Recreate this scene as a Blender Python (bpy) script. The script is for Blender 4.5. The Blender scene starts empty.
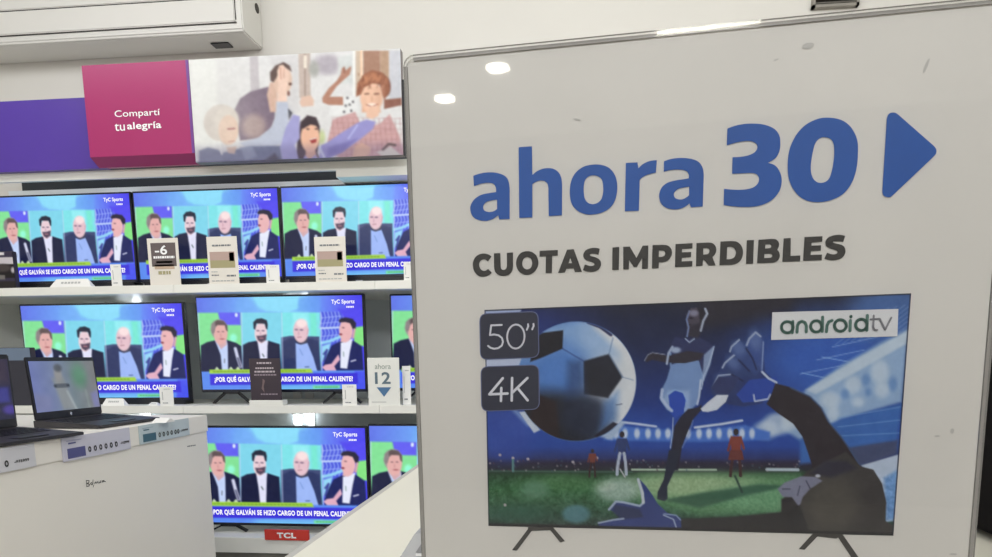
import bpy, bmesh, math, random
import numpy as np
from mathutils import Matrix, Vector

random.seed(7)
SC = bpy.context.scene
COL = SC.collection

# ---------------------------------------------------------------- camera
EYE = 1.22
F_PX, CX, CY = 713.158, 496.0, 476.26
RM = np.array([[0.9945061689, 0.1043649377, -0.0080894807],      # camera right
               [0.0091342848, -0.1635067775, -0.9864999232],     # camera down
               [-0.1042786880, 0.9810063677, -0.1635617980]])    # camera forward
cam_d = bpy.data.cameras.new('camera')
cam_d.sensor_width = 36.0
cam_d.sensor_fit = 'HORIZONTAL'
cam_d.lens = F_PX / 992.0 * 36.0
cam_d.shift_y = (CY - 278.5) / 992.0
cam_d.clip_start = 0.02
cam = bpy.data.objects.new('camera', cam_d)
COL.objects.link(cam)
m = Matrix.Identity(4)
for i in range(3):
    m[i][0] = RM[0][i]; m[i][1] = -RM[1][i]; m[i][2] = -RM[2][i]
m[0][3], m[1][3], m[2][3] = 0.0, 0.0, EYE
cam.matrix_world = m
SC.camera = cam

# ---------------------------------------------------------------- exposure, world, room light
SC.view_settings.view_transform = 'Standard'
SC.view_settings.look = 'None'
SC.view_settings.gamma = 1.0
SC.view_settings.use_curve_mapping = False
SC.view_settings.exposure = 0.0
W_ = bpy.data.worlds.new('daylight')
SC.world = W_
W_.use_nodes = True
W_.node_tree.nodes['Background'].inputs[0].default_value = (1.0, 0.98, 0.95, 1)
W_.node_tree.nodes['Background'].inputs[1].default_value = 0.3

def area(name, loc, sx, sy, power, col=(.985, 1, 1.02), rot=(0, 0, 0)):
    l = bpy.data.lights.new(name, 'AREA')
    l.shape = 'RECTANGLE'; l.size = sx; l.size_y = sy; l.energy = power; l.color = col
    o = bpy.data.objects.new(name, l); COL.objects.link(o)
    o.location = loc; o.rotation_euler = rot
    return o
CEIL = 3.3
area('ceiling_light', (-0.6, 1.9, CEIL - .12), 5.2, .5, 42, rot=(math.radians(62), 0, 0))
area('ceiling_light', (-0.4, -2.5, CEIL - .06), 5.6, 1.8, 335)

# ---------------------------------------------------------------- projection helpers (metres on real planes)
E3 = np.array([0, 0, EYE])
def proj(P):
    c = (np.asarray(P, float) - E3) @ RM.T
    return F_PX * c[..., 0] / c[..., 2] + CX, F_PX * c[..., 1] / c[..., 2] + CY
def ray(x, y):
    return RM.T @ np.array([(x - CX) / F_PX, (y - CY) / F_PX, 1.0])
def WP(x, y, Y):
    d = ray(x, y); p = E3 + d * (Y / d[1]); return float(p[0]), float(p[2])
def ZP(x, y, Z):
    d = ray(x, y); p = E3 + d * ((Z - EYE) / d[2]); return float(p[0]), float(p[1])
def XP(x, y, X):
    d = ray(x, y); p = E3 + d * (X / d[0]); return float(p[1]), float(p[2])

# ---------------------------------------------------------------- materials
def s2l(c):
    c = np.asarray(c, float) / 255.0
    return np.where(c <= .04045, c / 12.92, ((c + .055) / 1.055) ** 2.4)
def rgba(c):
    a = s2l(c); return (float(a[0]), float(a[1]), float(a[2]), 1.0)
MATS = {}
def mat(name, col, rough=.5, metal=0.0, spec=.5, coat=0.0, noise=0.0, nscale=8.0, emit=None, estr=0.0, bump=0.0):
    if name in MATS: return MATS[name]
    M = bpy.data.materials.new(name); M.use_nodes = True
    nt = M.node_tree; b = nt.nodes['Principled BSDF']
    c = rgba(col)
    b.inputs['Base Color'].default_value = c
    b.inputs['Roughness'].default_value = rough
    b.inputs['Metallic'].default_value = metal
    b.inputs['Specular IOR Level'].default_value = spec
    b.inputs['Coat Weight'].default_value = coat
    if noise or bump:
        tc = nt.nodes.new('ShaderNodeTexCoord')
        n = nt.nodes.new('ShaderNodeTexNoise'); n.inputs['Scale'].default_value = nscale
        n.inputs['Detail'].default_value = 4
        nt.links.new(tc.outputs['Object'], n.inputs['Vector'])
        if noise:
            r = nt.nodes.new('ShaderNodeValToRGB')
            r.color_ramp.elements[0].position = .3; r.color_ramp.elements[1].position = .75
            r.color_ramp.elements[0].color = tuple(v * (1 - noise) for v in c[:3]) + (1,)
            r.color_ramp.elements[1].color = tuple(min(1, v * (1 + noise * .4)) for v in c[:3]) + (1,)
            nt.links.new(n.outputs['Fac'], r.inputs['Fac'])
            nt.links.new(r.outputs['Color'], b.inputs['Base Color'])
        if bump:
            bp = nt.nodes.new('ShaderNodeBump'); bp.inputs['Strength'].default_value = bump
            bp.inputs['Distance'].default_value = .002
            nt.links.new(n.outputs['Fac'], bp.inputs['Height'])
            nt.links.new(bp.outputs['Normal'], b.inputs['Normal'])
    if emit is not None:
        b.inputs['Emission Color'].default_value = rgba(emit)
        b.inputs['Emission Strength'].default_value = estr
    MATS[name] = M
    return M
def attr_mat(name, emit=0.0, rough=.5, spec=.5, base=1.0):
    M = bpy.data.materials.new(name); M.use_nodes = True
    nt = M.node_tree; b = nt.nodes['Principled BSDF']
    a = nt.nodes.new('ShaderNodeAttribute'); a.attribute_name = 'Col'
    b.inputs['Roughness'].default_value = rough
    b.inputs['Specular IOR Level'].default_value = spec
    if emit:
        b.inputs['Base Color'].default_value = (.008, .008, .01, 1)
        nt.links.new(a.outputs['Color'], b.inputs['Emission Color'])
        b.inputs['Emission Strength'].default_value = emit
    else:
        nt.links.new(a.outputs['Color'], b.inputs['Base Color'])
    MATS[name] = M
    return M
def clear_mat(name, tint=(250, 250, 250), ior=1.49, rough=.03):
    M = bpy.data.materials.new(name); M.use_nodes = True
    nt = M.node_tree; nt.nodes.remove(nt.nodes['Principled BSDF'])
    out = nt.nodes['Material Output']
    t = nt.nodes.new('ShaderNodeBsdfTransparent'); t.inputs[0].default_value = rgba(tint)
    g = nt.nodes.new('ShaderNodeBsdfGlossy'); g.inputs['Roughness'].default_value = rough
    f = nt.nodes.new('ShaderNodeFresnel'); f.inputs['IOR'].default_value = ior
    x = nt.nodes.new('ShaderNodeMixShader')
    nt.links.new(f.outputs[0], x.inputs[0]); nt.links.new(t.outputs[0], x.inputs[1]); nt.links.new(g.outputs[0], x.inputs[2])
    nt.links.new(x.outputs[0], out.inputs[0])
    MATS[name] = M
    return M

WALL = mat('wall_paint', (236, 233, 226), .8, noise=.02, nscale=3)
CEILM = mat('ceiling_paint', (238, 237, 232), .85)
FLOORM = mat('floor_tile', (150, 146, 138), .35, noise=.08, nscale=5)
WHITE = mat('white_laminate', (238, 237, 230), .35, noise=.015, nscale=4)
CTOP = mat('counter_laminate', (242, 238, 222), .4, noise=.02, nscale=3)
CSIDE = mat('counter_panel', (246, 242, 234), .45, noise=.03, nscale=2)
BACKP = mat('grey_back_panel', (238, 245, 247), .3)
SHADEP = mat('dark_slot_panel', (44, 52, 58), .4)  # dark colour holds the shade under the header
RAILM = mat('white_rail', (250, 250, 248), .25)
BLACK = mat('black_plastic', (22, 23, 27), .35)
BEZEL = mat('bezel_plastic', (28, 30, 44), .3)
CHROME = mat('silver_plastic', (190, 192, 196), .25, metal=.8)
PAPER = mat('white_card', (243, 242, 238), .6)
TXTW = mat('white_print', (250, 250, 250), .6)
ACW = mat('conditioner_plastic', (232, 230, 224), .35)
GROOVE = mat('groove_dark', (60, 56, 52), .6)
GREYP = mat('grey_plastic', (166, 167, 170), .45)
ACR_EDGE = mat('acrylic_edge', (168, 164, 158), .15, spec=.6)
ACR = clear_mat('clear_acrylic')
SCREENM = attr_mat('lit_screen', emit=1.0, rough=.22, spec=.25)
TICKM = mat('lit_lettering', (10, 10, 10), .3, emit=(252, 250, 255), estr=1.0)
PRINT = attr_mat('printed_picture', rough=.45, spec=.25)
GLOSSP = attr_mat('glossy_printed_picture', rough=.4, spec=.3)

# ---------------------------------------------------------------- object helpers
def tag(o, label=None, cat=None, group=None, kind=None):
    if label: o['label'] = label
    if cat: o['category'] = cat
    if group: o['group'] = group
    if kind: o['kind'] = kind
    return o
def empty(name, loc=(0, 0, 0), rz=0.0):
    o = bpy.data.objects.new(name, None); COL.objects.link(o)
    o.location = loc; o.rotation_euler = (0, 0, rz); o.empty_display_size = .05
    return o
def link(name, me, mats, parent=None, loc=(0, 0, 0)):
    if not isinstance(mats, (list, tuple)): mats = [mats]
    if not me.materials:
        for k in mats: me.materials.append(k)
    o = bpy.data.objects.new(name, me); COL.objects.link(o)
    o.location = loc
    if parent: o.parent = parent
    return o
def bevel(bm, w, seg=2):
    if w > 0:
        bmesh.ops.bevel(bm, geom=bm.edges[:], offset=w, segments=seg, affect='EDGES', clamp_overlap=True)
def add_box(bm, x0, x1, y0, y1, z0, z1, mi=0, bv=0.0, seg=2):
    b2 = bmesh.new()
    bmesh.ops.create_cube(b2, size=1.0)
    for v in b2.verts:
        v.co = Vector(((x0 + x1) / 2 + v.co.x * (x1 - x0), (y0 + y1) / 2 + v.co.y * (y1 - y0), (z0 + z1) / 2 + v.co.z * (z1 - z0)))
    bevel(b2, bv, seg)
    for f in b2.faces: f.material_index = mi
    t = bpy.data.meshes.new('t'); b2.to_mesh(t); b2.free(); bm.from_mesh(t); bpy.data.meshes.remove(t)
def add_prism(bm, prof, a0, a1, axis='x', mi=0, bv=0.0):
    """prof: 2D polygon; axis x -> (y,z), axis y -> (x,z), axis z -> (x,y)"""
    b2 = bmesh.new()
    def P(p, a):
        return {'x': (a, p[0], p[1]), 'y': (p[0], a, p[1]), 'z': (p[0], p[1], a)}[axis]
    A = [b2.verts.new(P(p, a0)) for p in prof]; B = [b2.verts.new(P(p, a1)) for p in prof]
    n = len(prof)
    b2.faces.new(A); b2.faces.new(B[::-1])
    for i in range(n):
        b2.faces.new((A[i], B[i], B[(i + 1) % n], A[(i + 1) % n]))
    bmesh.ops.recalc_face_normals(b2, faces=b2.faces[:])
    bevel(b2, bv)
    for f in b2.faces: f.material_index = mi
    t = bpy.data.meshes.new('t'); b2.to_mesh(t); b2.free(); bm.from_mesh(t); bpy.data.meshes.remove(t)
def add_bar(bm, p, q, w, d, mi=0):
    """flat bar between two (x,z) points at depth range d=(y0,y1)"""
    p = np.array(p, float); q = np.array(q, float); t = (q - p) / np.linalg.norm(q - p); n = np.array([-t[1], t[0]]) * w / 2
    add_prism(bm, [tuple(p + n), tuple(q + n), tuple(q - n), tuple(p - n)], d[0], d[1], 'y', mi)
def add_cyl(bm, c, r, h, axis='z', seg=24, r2=None, mi=0):
    b2 = bmesh.new()
    bmesh.ops.create_cone(b2, cap_ends=True, segments=seg, radius1=r, radius2=r if r2 is None else r2, depth=h)
    R = {'z': Matrix.Identity(4), 'y': Matrix.Rotation(math.pi / 2, 4, 'X'), 'x': Matrix.Rotation(math.pi / 2, 4, 'Y')}[axis]
    bmesh.ops.transform(b2, matrix=Matrix.Translation(c) @ R, verts=b2.verts[:])
    for f in b2.faces: f.material_index = mi
    t = bpy.data.meshes.new('t'); b2.to_mesh(t); b2.free(); bm.from_mesh(t); bpy.data.meshes.remove(t)
def done(name, bm, mats, parent=None, loc=(0, 0, 0), smooth=False):
    me = bpy.data.meshes.new(name); bm.to_mesh(me); bm.free()
    if smooth:
        for p in me.polygons: p.use_smooth = True
    return link(name, me, mats, parent, loc)
def box(name, x0, x1, y0, y1, z0, z1, m, parent=None, bv=0.0, loc=(0, 0, 0)):
    bm = bmesh.new(); add_box(bm, x0, x1, y0, y1, z0, z1, 0, bv); return done(name, bm, m, parent, loc)

# flat lettering: curves filled to a mesh lying in local x/z, facing -y
def _curve_to_mesh(ob):
    bpy.context.view_layer.update()
    dg = bpy.context.evaluated_depsgraph_get()
    me = bpy.data.meshes.new_from_object(ob.evaluated_get(dg))
    cd = ob.data; bpy.data.objects.remove(ob); bpy.data.curves.remove(cd)
    return me
def loops_mesh(loops, y=0.0):
    cd = bpy.data.curves.new('outline', 'CURVE'); cd.dimensions = '2D'; cd.fill_mode = 'BOTH'
    for L in loops:
        s = cd.splines.new('POLY'); s.points.add(len(L) - 1)
        for p, c in zip(s.points, L): p.co = (c[0], c[1], 0, 1)
        s.use_cyclic_u = True
    ob = bpy.data.objects.new('outline', cd); COL.objects.link(ob)
    me = _curve_to_mesh(ob)
    for v in me.vertices: v.co = Vector((v.co.x, y, v.co.y))
    return me
def text_mesh(body, x0, x1, z0, z1, y=0.0, bold=0.0, shear=0.0):
    cd = bpy.data.curves.new('t', 'FONT'); cd.body = body; cd.space_character = 1.0 + bold * 2.2; cd.offset = bold; cd.shear = shear; cd.resolution_u = 4
    ob = bpy.data.objects.new('t', cd); COL.objects.link(ob)
    me = _curve_to_mesh(ob); me.materials.clear()
    n = len(me.vertices); a = np.empty(n * 3); me.vertices.foreach_get('co', a); a = a.reshape(-1, 3)
    lo, hi = a.min(0), a.max(0)
    b = np.zeros_like(a)
    b[:, 0] = x0 + (a[:, 0] - lo[0]) / (hi[0] - lo[0]) * (x1 - x0)
    b[:, 2] = z0 + (a[:, 1] - lo[1]) / (hi[1] - lo[1]) * (z1 - z0)
    b[:, 1] = y
    me.vertices.foreach_set('co', b.ravel()); me.update()
    return me
def cat_rom(pts, n=6):
    """outline with corner flags (x,y,1); smooth spans between corners"""
    N = len(pts); cor = [i for i, p in enumerate(pts) if len(p) > 2]
    P = [np.array(p[:2], float) for p in pts]
    out = []
    for i in range(N):
        j = (i + 1) % N
        if i in cor and j in cor:
            out.append(P[i]); continue
        p0 = P[i] * 2 - P[j] if i in cor else P[i - 1]
        p3 = P[j] * 2 - P[i] if j in cor else P[(j + 1) % N]
        if i in cor: p0 = P[i] - (P[j] - P[i]) * .5
        if j in cor: p3 = P[j] + (P[j] - P[i]) * .5
        for k in range(n):
            t = k / n
            out.append(.5 * ((2 * P[i]) + (-p0 + P[j]) * t + (2 * p0 - 5 * P[i] + 4 * P[j] - p3) * t * t + (-p0 + 3 * P[i] - 3 * P[j] + p3) * t ** 3))
    return out
def strokes_mesh(strokes, y=0.0):
    """strokes: list of (points, width); flat rounded strokes"""
    bm = bmesh.new()
    for pts, w in strokes:
        P = [np.array(p, float) for p in pts]
        for a, b in zip(P[:-1], P[1:]):
            d = b - a; L = np.linalg.norm(d)
            if L < 1e-9: continue
            n = np.array([-d[1], d[0]]) / L * w / 2
            bm.faces.new([bm.verts.new((q[0], y, q[1])) for q in (a + n, a - n, b - n, b + n)])
        for a in P:
            bm.faces.new([bm.verts.new((a[0] + w / 2 * math.cos(t), y, a[1] + w / 2 * math.sin(t))) for t in np.linspace(0, 2 * math.pi, 11)[:-1]])
    me = bpy.data.meshes.new('strokes'); bm.to_mesh(me); bm.free()
    return me

# ---------------------------------------------------------------- picture painter: printed / displayed pictures as coloured grids
class Pic:
    def __init__(s, X, Y):
        s.X, s.Y = X, Y; s.C = np.zeros(X.shape + (3,))
    def fill(s, c): s.C[:] = c
    def vgrad(s, stops):
        ys = [a for a, _ in stops]; cs = np.array([c for _, c in stops], float)
        for k in range(3): s.C[..., k] = np.interp(s.Y, ys, cs[:, k])
    def hgrad_mix(s, stops, a=1.0):
        xs = [q for q, _ in stops]; cs = np.array([c for _, c in stops], float)
        for k in range(3): s.C[..., k] = s.C[..., k] * (1 - a) + a * np.interp(s.X, xs, cs[:, k])
    def put(s, al, c):
        al = np.clip(al, 0, 1)[..., None]; s.C = s.C * (1 - al) + al * np.asarray(c, float)
    def _al(s, d, soft): 
        t = np.clip(.5 - d / max(soft, .05), 0, 1); return t * t * (3 - 2 * t)
    def poly(s, pts, c, soft=1.2, a=1.0):
        P = np.array(pts, float); m = soft + 1
        I = (s.X > P[:, 0].min() - m) & (s.X < P[:, 0].max() + m) & (s.Y > P[:, 1].min() - m) & (s.Y < P[:, 1].max() + m)
        x, y = s.X[I], s.Y[I]
        if x.size == 0: return
        d2 = np.full(x.shape, 1e18); ins = np.zeros(x.shape, bool)
        for i in range(len(P)):
            ax, ay = P[i]; bx, by = P[(i + 1) % len(P)]
            ex, ey = bx - ax, by - ay; L = ex * ex + ey * ey + 1e-12
            t = np.clip(((x - ax) * ex + (y - ay) * ey) / L, 0, 1)
            d2 = np.minimum(d2, (x - ax - t * ex) ** 2 + (y - ay - t * ey) ** 2)
            cr = ((ay > y) != (by > y))
            with np.errstate(divide='ignore', invalid='ignore'):
                ins ^= cr & (x < (bx - ax) * (y - ay) / (by - ay if by != ay else 1e-9) + ax)
        d = np.sqrt(d2); d = np.where(ins, -d, d)
        al = np.zeros(s.X.shape); al[I] = s._al(d, soft) * a
        s.put(al, c)
    def ell(s, cx, cy, rx, ry, c, soft=1.2, a=1.0, rot=0.0):
        dx, dy = s.X - cx, s.Y - cy
        u = dx * math.cos(rot) + dy * math.sin(rot); v = -dx * math.sin(rot) + dy * math.cos(rot)
        r = np.sqrt((u / rx) ** 2 + (v / ry) ** 2)
        s.put(s._al((r - 1) * min(rx, ry), soft) * a, c)
    def line(s, pts, w, c, soft=1.0, a=1.0):
        P = np.array(pts, float); m = w + soft + 1
        I = (s.X > P[:, 0].min() - m) & (s.X < P[:, 0].max() + m) & (s.Y > P[:, 1].min() - m) & (s.Y < P[:, 1].max() + m)
        x, y = s.X[I], s.Y[I]
        if x.size == 0: return
        d2 = np.full(x.shape, 1e18)
        for (ax, ay), (bx, by) in zip(P[:-1], P[1:]):
            ex, ey = bx - ax, by - ay; L = ex * ex + ey * ey + 1e-12
            t = np.clip(((x - ax) * ex + (y - ay) * ey) / L, 0, 1)
            d2 = np.minimum(d2, (x - ax - t * ex) ** 2 + (y - ay - t * ey) ** 2)
        al = np.zeros(s.X.shape); al[I] = s._al(np.sqrt(d2) - w / 2, soft) * a
        s.put(al, c)
    def blur(s, n=1):
        for _ in range(n):
            for ax in (0, 1):
                P = np.pad(s.C, [(1, 1) if a == ax else (0, 0) for a in range(3)], mode='edge')
                L = s.C.shape[ax]
                s.C = .25 * P.take(range(0, L), ax) + .5 * P.take(range(1, L + 1), ax) + .25 * P.take(range(2, L + 2), ax)
    def noise(s, amp, scale, seed, mask=None):
        rng = np.random.RandomState(seed); G = rng.rand(64, 64)
        x = (s.X / scale) % 63; y = (s.Y / scale) % 63
        i, j = x.astype(int), y.astype(int); fx, fy = x - i, y - j
        i2, j2 = (i + 1) % 64, (j + 1) % 64
        n = (G[j, i] * (1 - fx) + G[j, i2] * fx) * (1 - fy) + (G[j2, i] * (1 - fx) + G[j2, i2] * fx) * fy
        n = (n - .5) * 2 * amp
        if mask is not None: n = n * mask
        s.C = s.C + n[..., None]
def grid_mesh(name, V, C):
    """V (h,w,3) positions, C (h,w,3) sRGB 0..255 colours"""
    h, w = V.shape[:2]
    me = bpy.data.meshes.new(name)
    idx = np.arange(h * w).reshape(h, w)
    q = np.stack([idx[:-1, :-1], idx[1:, :-1], idx[1:, 1:], idx[:-1, 1:]], -1).reshape(-1, 4)
    me.vertices.add(h * w); me.vertices.foreach_set('co', V.reshape(-1).astype(np.float32))
    nq = len(q)
    me.loops.add(nq * 4); me.loops.foreach_set('vertex_index', q.reshape(-1).astype(np.int32))
    me.polygons.add(nq); me.polygons.foreach_set('loop_start', np.arange(0, nq * 4, 4, dtype=np.int32))
    me.update(calc_edges=True)
    at = me.color_attributes.new('Col', 'FLOAT_COLOR', 'POINT')
    lin = np.ones((h * w, 4), np.float32); lin[:, :3] = s2l(np.clip(C, 0, 255)).reshape(-1, 3)
    at.data.foreach_set('color', lin.reshape(-1))
    return me
def rect_grid(x0, x1, z0, z1, nx, nz, y=0.0):
    """local x/z grid, first row at the top, facing -y"""
    x = np.linspace(x0, x1, nx); z = np.linspace(z1, z0, nz)
    V = np.zeros((nz, nx, 3)); V[..., 0] = x[None]; V[..., 2] = z[:, None]; V[..., 1] = y
    return V
def sc(tile, pts, s):
    return [(tile[0] + p[0] / s, tile[1] + p[1] / s) + tuple(p[2:]) for p in pts]

# ================================================================ the room
def struct(name, x0, x1, y0, y1, z0, z1, m):
    return tag(box(name, x0, x1, y0, y1, z0, z1, m), kind='structure')
WY = 3.75
struct('floor', -4.2, 3.2, -6.0, WY + .1, -.1, 0, FLOORM)
struct('ceiling', -4.2, 3.2, -6.0, WY + .1, CEIL, CEIL + .1, CEILM)
struct('wall_back', -4.2, 3.2, WY, WY + .1, 0, CEIL, WALL)
struct('wall_left', -4.3, -4.2, -6.0, WY + .1, 0, CEIL, WALL)
struct('wall_right', 3.2, 3.3, -6.0, WY + .1, 0, CEIL, WALL)
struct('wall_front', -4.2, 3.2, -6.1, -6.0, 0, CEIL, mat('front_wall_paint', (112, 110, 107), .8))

# ceiling lamps (behind the camera, mirrored in the acrylic sheet)
LAMP = mat('lamp_diffuser', (255, 252, 244), .5, emit=(255, 250, 238), estr=26)
LAMPRIM = mat('lamp_rim', (225, 225, 222), .4)
def downlight(x, y, r, label):
    e = empty('ceiling_downlight', (x, y, CEIL))
    bm = bmesh.new(); add_cyl(bm, (0, 0, -.012), r + .02, .024, seg=32); done('rim', bm, LAMPRIM, e)
    bm = bmesh.new(); add_cyl(bm, (0, 0, -.027), r, .006, seg=32); done('diffuser', bm, LAMP, e)
    tag(e, label, 'ceiling lamp', 'round ceiling lamps')
downlight(-1.235, -4.37, .078, 'round ceiling lamp mirrored as the higher white spot in the acrylic sheet')
downlight(-1.77, -4.82, .078, 'round ceiling lamp mirrored as the lower white spot in the acrylic sheet')
e = empty('ceiling_tube_lamp', (.13, -4.0, CEIL))
box('housing', -.36, .36, -.1, .1, -.03, 0, LAMPRIM, e, .004)
for dy, dx in ((-.06, .03), (.06, -.03)):
    bm = bmesh.new(); add_cyl(bm, (dx, dy, -.045), .015, .60, 'x', 16); done('tube', bm, LAMP, e)
tag(e, 'white ceiling tube lamp mirrored along the top edge of the acrylic sheet', 'ceiling lamp')

# ================================================================ shelving unit
SF, SB = 3.1, 3.65
unit = empty('shelving_unit', (-1.44, SF, 0))
tag(unit, 'white wall shelving unit carrying three rows of lit televisions', 'shelves')
UL = (1.44, -SF, 0)
def upart(name, x0, x1, y0, y1, z0, z1, m, bv=0.0):
    return box(name, x0 + UL[0], x1 + UL[0], y0 + UL[1], y1 + UL[1], z0, z1, m, unit, bv)
segs = [(-2.95, -2.6805), (-2.6795, -1.7655), (-1.7645, -.849), (-.848, .066)]
for zt in (1.553, 1.017, .401):
    th = .036 if zt > .5 else .073
    for a, b in segs:
        upart('shelf_board', a, b, SF, SB, zt - th, zt, WHITE, .0015)
upart('back_panel', -2.95, .066, SB, SB + .02, 0, 2.104, BACKP)
upart('upper_back_panel', -2.87, .066, SB, SB + .02, 2.1045, 2.2, SHADEP)  # shade below the header, painted as a darker strip of back panel
upart('side_panel', -2.965, -2.95, SF, SB + .02, 0, 2.05, WHITE)
upart('plinth', -2.94, .06, SF + .02, SF + .05, 0, .328, mat('plinth_grey', (120, 117, 108), .5))
upart('soffit_board', -1.0, .066, SF + .001, SF + .13, 1.981, 2.0115, WHITE)
for X in (-2.314, -1.402, -.49):
    for a, b in ((.405, .975), (1.02, 1.51), (1.56, 2.05)):
        bm = bmesh.new()
        add_box(bm, X - .055 + UL[0], X - .012 + UL[0], SB - .012 + UL[1], SB + UL[1], a, b)
        add_box(bm, X + .012 + UL[0], X + .055 + UL[0], SB - .012 + UL[1], SB + UL[1], a, b)
        r = done('rail', bm, RAILM, unit)
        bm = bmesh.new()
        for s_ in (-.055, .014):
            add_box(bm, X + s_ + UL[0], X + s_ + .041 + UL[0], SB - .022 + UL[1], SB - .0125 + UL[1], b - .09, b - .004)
        done('strip_lamp', bm, mat('strip_lamp_glow', (250, 252, 255), .5, emit=(240, 250, 255), estr=7), unit)  # glow added for the shiny rail patches, also brightens the back panel
    for zt in (1.517, .981):
        for s in (-1, 1):
            bm = bmesh.new()
            x = X + s * .02 + UL[0]
            add_prism(bm, [(SB - .012 + UL[1], zt), (SB - .2 + UL[1], zt), (SB - .2 + UL[1], zt - .012), (SB - .012 + UL[1], zt - .07)], x - .002, x + .002, 'x')
            done('bracket', bm, WHITE, unit)
upart('header_board', -2.95, -.6, SF + .011, SF + .03, 2.012, 2.047, WHITE, .001)

# ================================================================ header sign above the shelves
HX0, HX1, HXR = -2.047, -1.578, -.690
head = empty('header_sign', ((HX0 + HXR) / 2, 3.02, 2.047))
tag(head, 'long purple and magenta header sign with a photo of cheering people above the shelves', 'sign')
hl = -(HX0 + HXR) / 2
def hp(name, bm, m): return done(name, bm, m, head)
PURPLE = mat('purple_board', (84, 56, 160), .35, noise=.1, nscale=2.5)
MAG = mat('magenta_board', (168, 44, 104), .3, noise=.05, nscale=3)
MAGE = mat('purple_edge', (112, 62, 140), .4)
bm = bmesh.new(); add_box(bm, -2.9 + hl, HX0 + .03 + hl, .06, .09, 0, .289); hp('purple_panel', bm, PURPLE)
bm = bmesh.new()
add_prism(bm, [(0, .391), (.08, .391), (.08, .002), (.055, .0), (0, .03)], HX0 + hl, HX1 + hl, 'x'); magenta = hp('magenta_panel', bm, MAG)
bm = bmesh.new(); add_box(bm, HX1 - .012 + hl, HX1 + hl, -.0015, .0, .03, .391); done('edge_strip', bm, MAGE, head)
bm = bmesh.new(); add_box(bm, HX1 + .0005 + hl, HXR + hl, .001, .04, -.008, .391); photo = hp('photo_panel', bm, [mat('photo_board', (120, 110, 112), .4)])
bm = bmesh.new(); add_box(bm, HXR + .0005 + hl, HXR + .008 + hl, .012, .04, -.008, .28); hp('end_cap', bm, BLACK)
# lettering on the magenta panel
def wall_text(name, body, q, Y, parent, offs, m, bold=0.0):
    (x0, z0), (x1, z1) = WP(q[0], q[3], Y), WP(q[2], q[1], Y)
    return link(name, text_mesh(body, x0 - offs[0], x1 - offs[0], z0 - offs[2], z1 - offs[2], -.002 + Y - offs[1], bold), m, parent)
ho = (-hl, 3.02, 2.047)
t1 = wall_text('lettering', 'Compart\u00ed', (115.3, 108.6, 160, 119.4), 3.0195, magenta, ho, TXTW, .006)
t2 = wall_text('lettering', 'tu', (115.3, 123.3, 124.8, 131.3), 3.0195, magenta, ho, TXTW, .006)
t3 = wall_text('lettering', 'alegr\u00eda', (127.8, 121.0, 161.2, 131.8), 3.0195, magenta, ho, TXTW, .018)
# the photo of four cheering people
V = rect_grid(HX1 + .001, HXR, 2.039, 2.438, 215, 116)
Vw = V.copy(); Vw[..., 1] = 3.02
X, Y = proj(Vw); p = Pic(X, Y)
T1, T2, T3, T4 = (190, 50), (295, 50), (190, 105), (295, 105); S = 8.98
p.fill((214, 213, 213)); p.poly([(190, 50), (216, 50), (218, 150), (190, 165)], (226, 227, 224), 8)
p.poly(sc(T1, [(535, 55), (610, 55), (625, 380), (545, 410)], S), (186, 180, 184), 1.5)
p.poly(sc(T1, [(700, 60), (970, 40), (985, 557), (900, 557)], S), (205, 203, 204), 6)
p.poly(sc(T2, [(30, 20), (135, 15), (140, 430), (40, 430)], S), (188, 172, 163), 1.5)
p.line(sc(T2, [(88, 30), (90, 430)], S), 1.2, (150, 130, 122))
p.line(sc(T2, [(92, 60), (92, 150)], S), 3.2, (228, 218, 205))
p.ell(*sc(T2, [(290, 130)], S)[0], 14, 10, (172, 165, 174), 8); p.ell(*sc(T2, [(170, 170)], S)[0], 5, 8, (165, 165, 160), 5)
p.poly(sc(T2, [(380, 60), (520, 40), (520, 300), (400, 300)], S), (202, 205, 204), 4)
p.line(sc(T2, [(528, 10), (530, 420)], S), 2.0, (232, 232, 228))
p.poly(sc(T2, [(545, 5), (605, 5), (600, 300), (545, 420)], S), (196, 176, 156), 1.5)
p.line(sc(T2, [(597, 5), (597, 300)], S), 2, (240, 205, 175))
p.poly(sc(T2, [(612, 5), (765, 5), (770, 250), (612, 250)], S), (160, 122, 102), 1.5)
p.poly(sc(T2, [(765, 5), (845, 5), (845, 400), (770, 300)], S), (176, 146, 122), 1.5)
p.poly(sc(T2, [(845, 5), (960, 5), (960, 440), (845, 440)], S), (194, 195, 202), 2)
p.ell(*sc(T3, [(830, 130)], S)[0], 12, 16, (190, 190, 196), 8)
p.ell(*sc(T4, [(235, 290)], S)[0], 4, 7, (190, 200, 150), 4)
# man behind, dark shirt
p.poly(sc(T3, [(400, 40), (450, -60), (540, -120), (700, -165), (760, -60), (760, 120), (720, 220), (600, 300), (450, 320)], S), (122, 106, 122), 2)
p.ell(*sc(T3, [(570, 190)], S)[0], 12, 12, (168, 148, 146), 10)
p.poly(sc(T1, [(690, 400), (720, 290), (780, 290), (790, 557), (720, 557)], S), (205, 172, 155), 2)
p.ell(*sc(T1, [(830, 270)], S)[0], 9.5, 15, (214, 184, 166), 1.6)
p.poly(sc(T1, [(722, 275), (718, 200), (765, 140), (840, 108), (895, 140), (914, 195), (860, 160), (800, 190), (775, 250), (750, 290)], S), (92, 72, 68), 1.6)
p.ell(*sc(T1, [(900, 305)], S)[0], 1.6, 1.4, (90, 60, 52), 1.2); p.ell(*sc(T1, [(885, 390)], S)[0], 1.4, 2.5, (120, 80, 72), 1.5)
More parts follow.
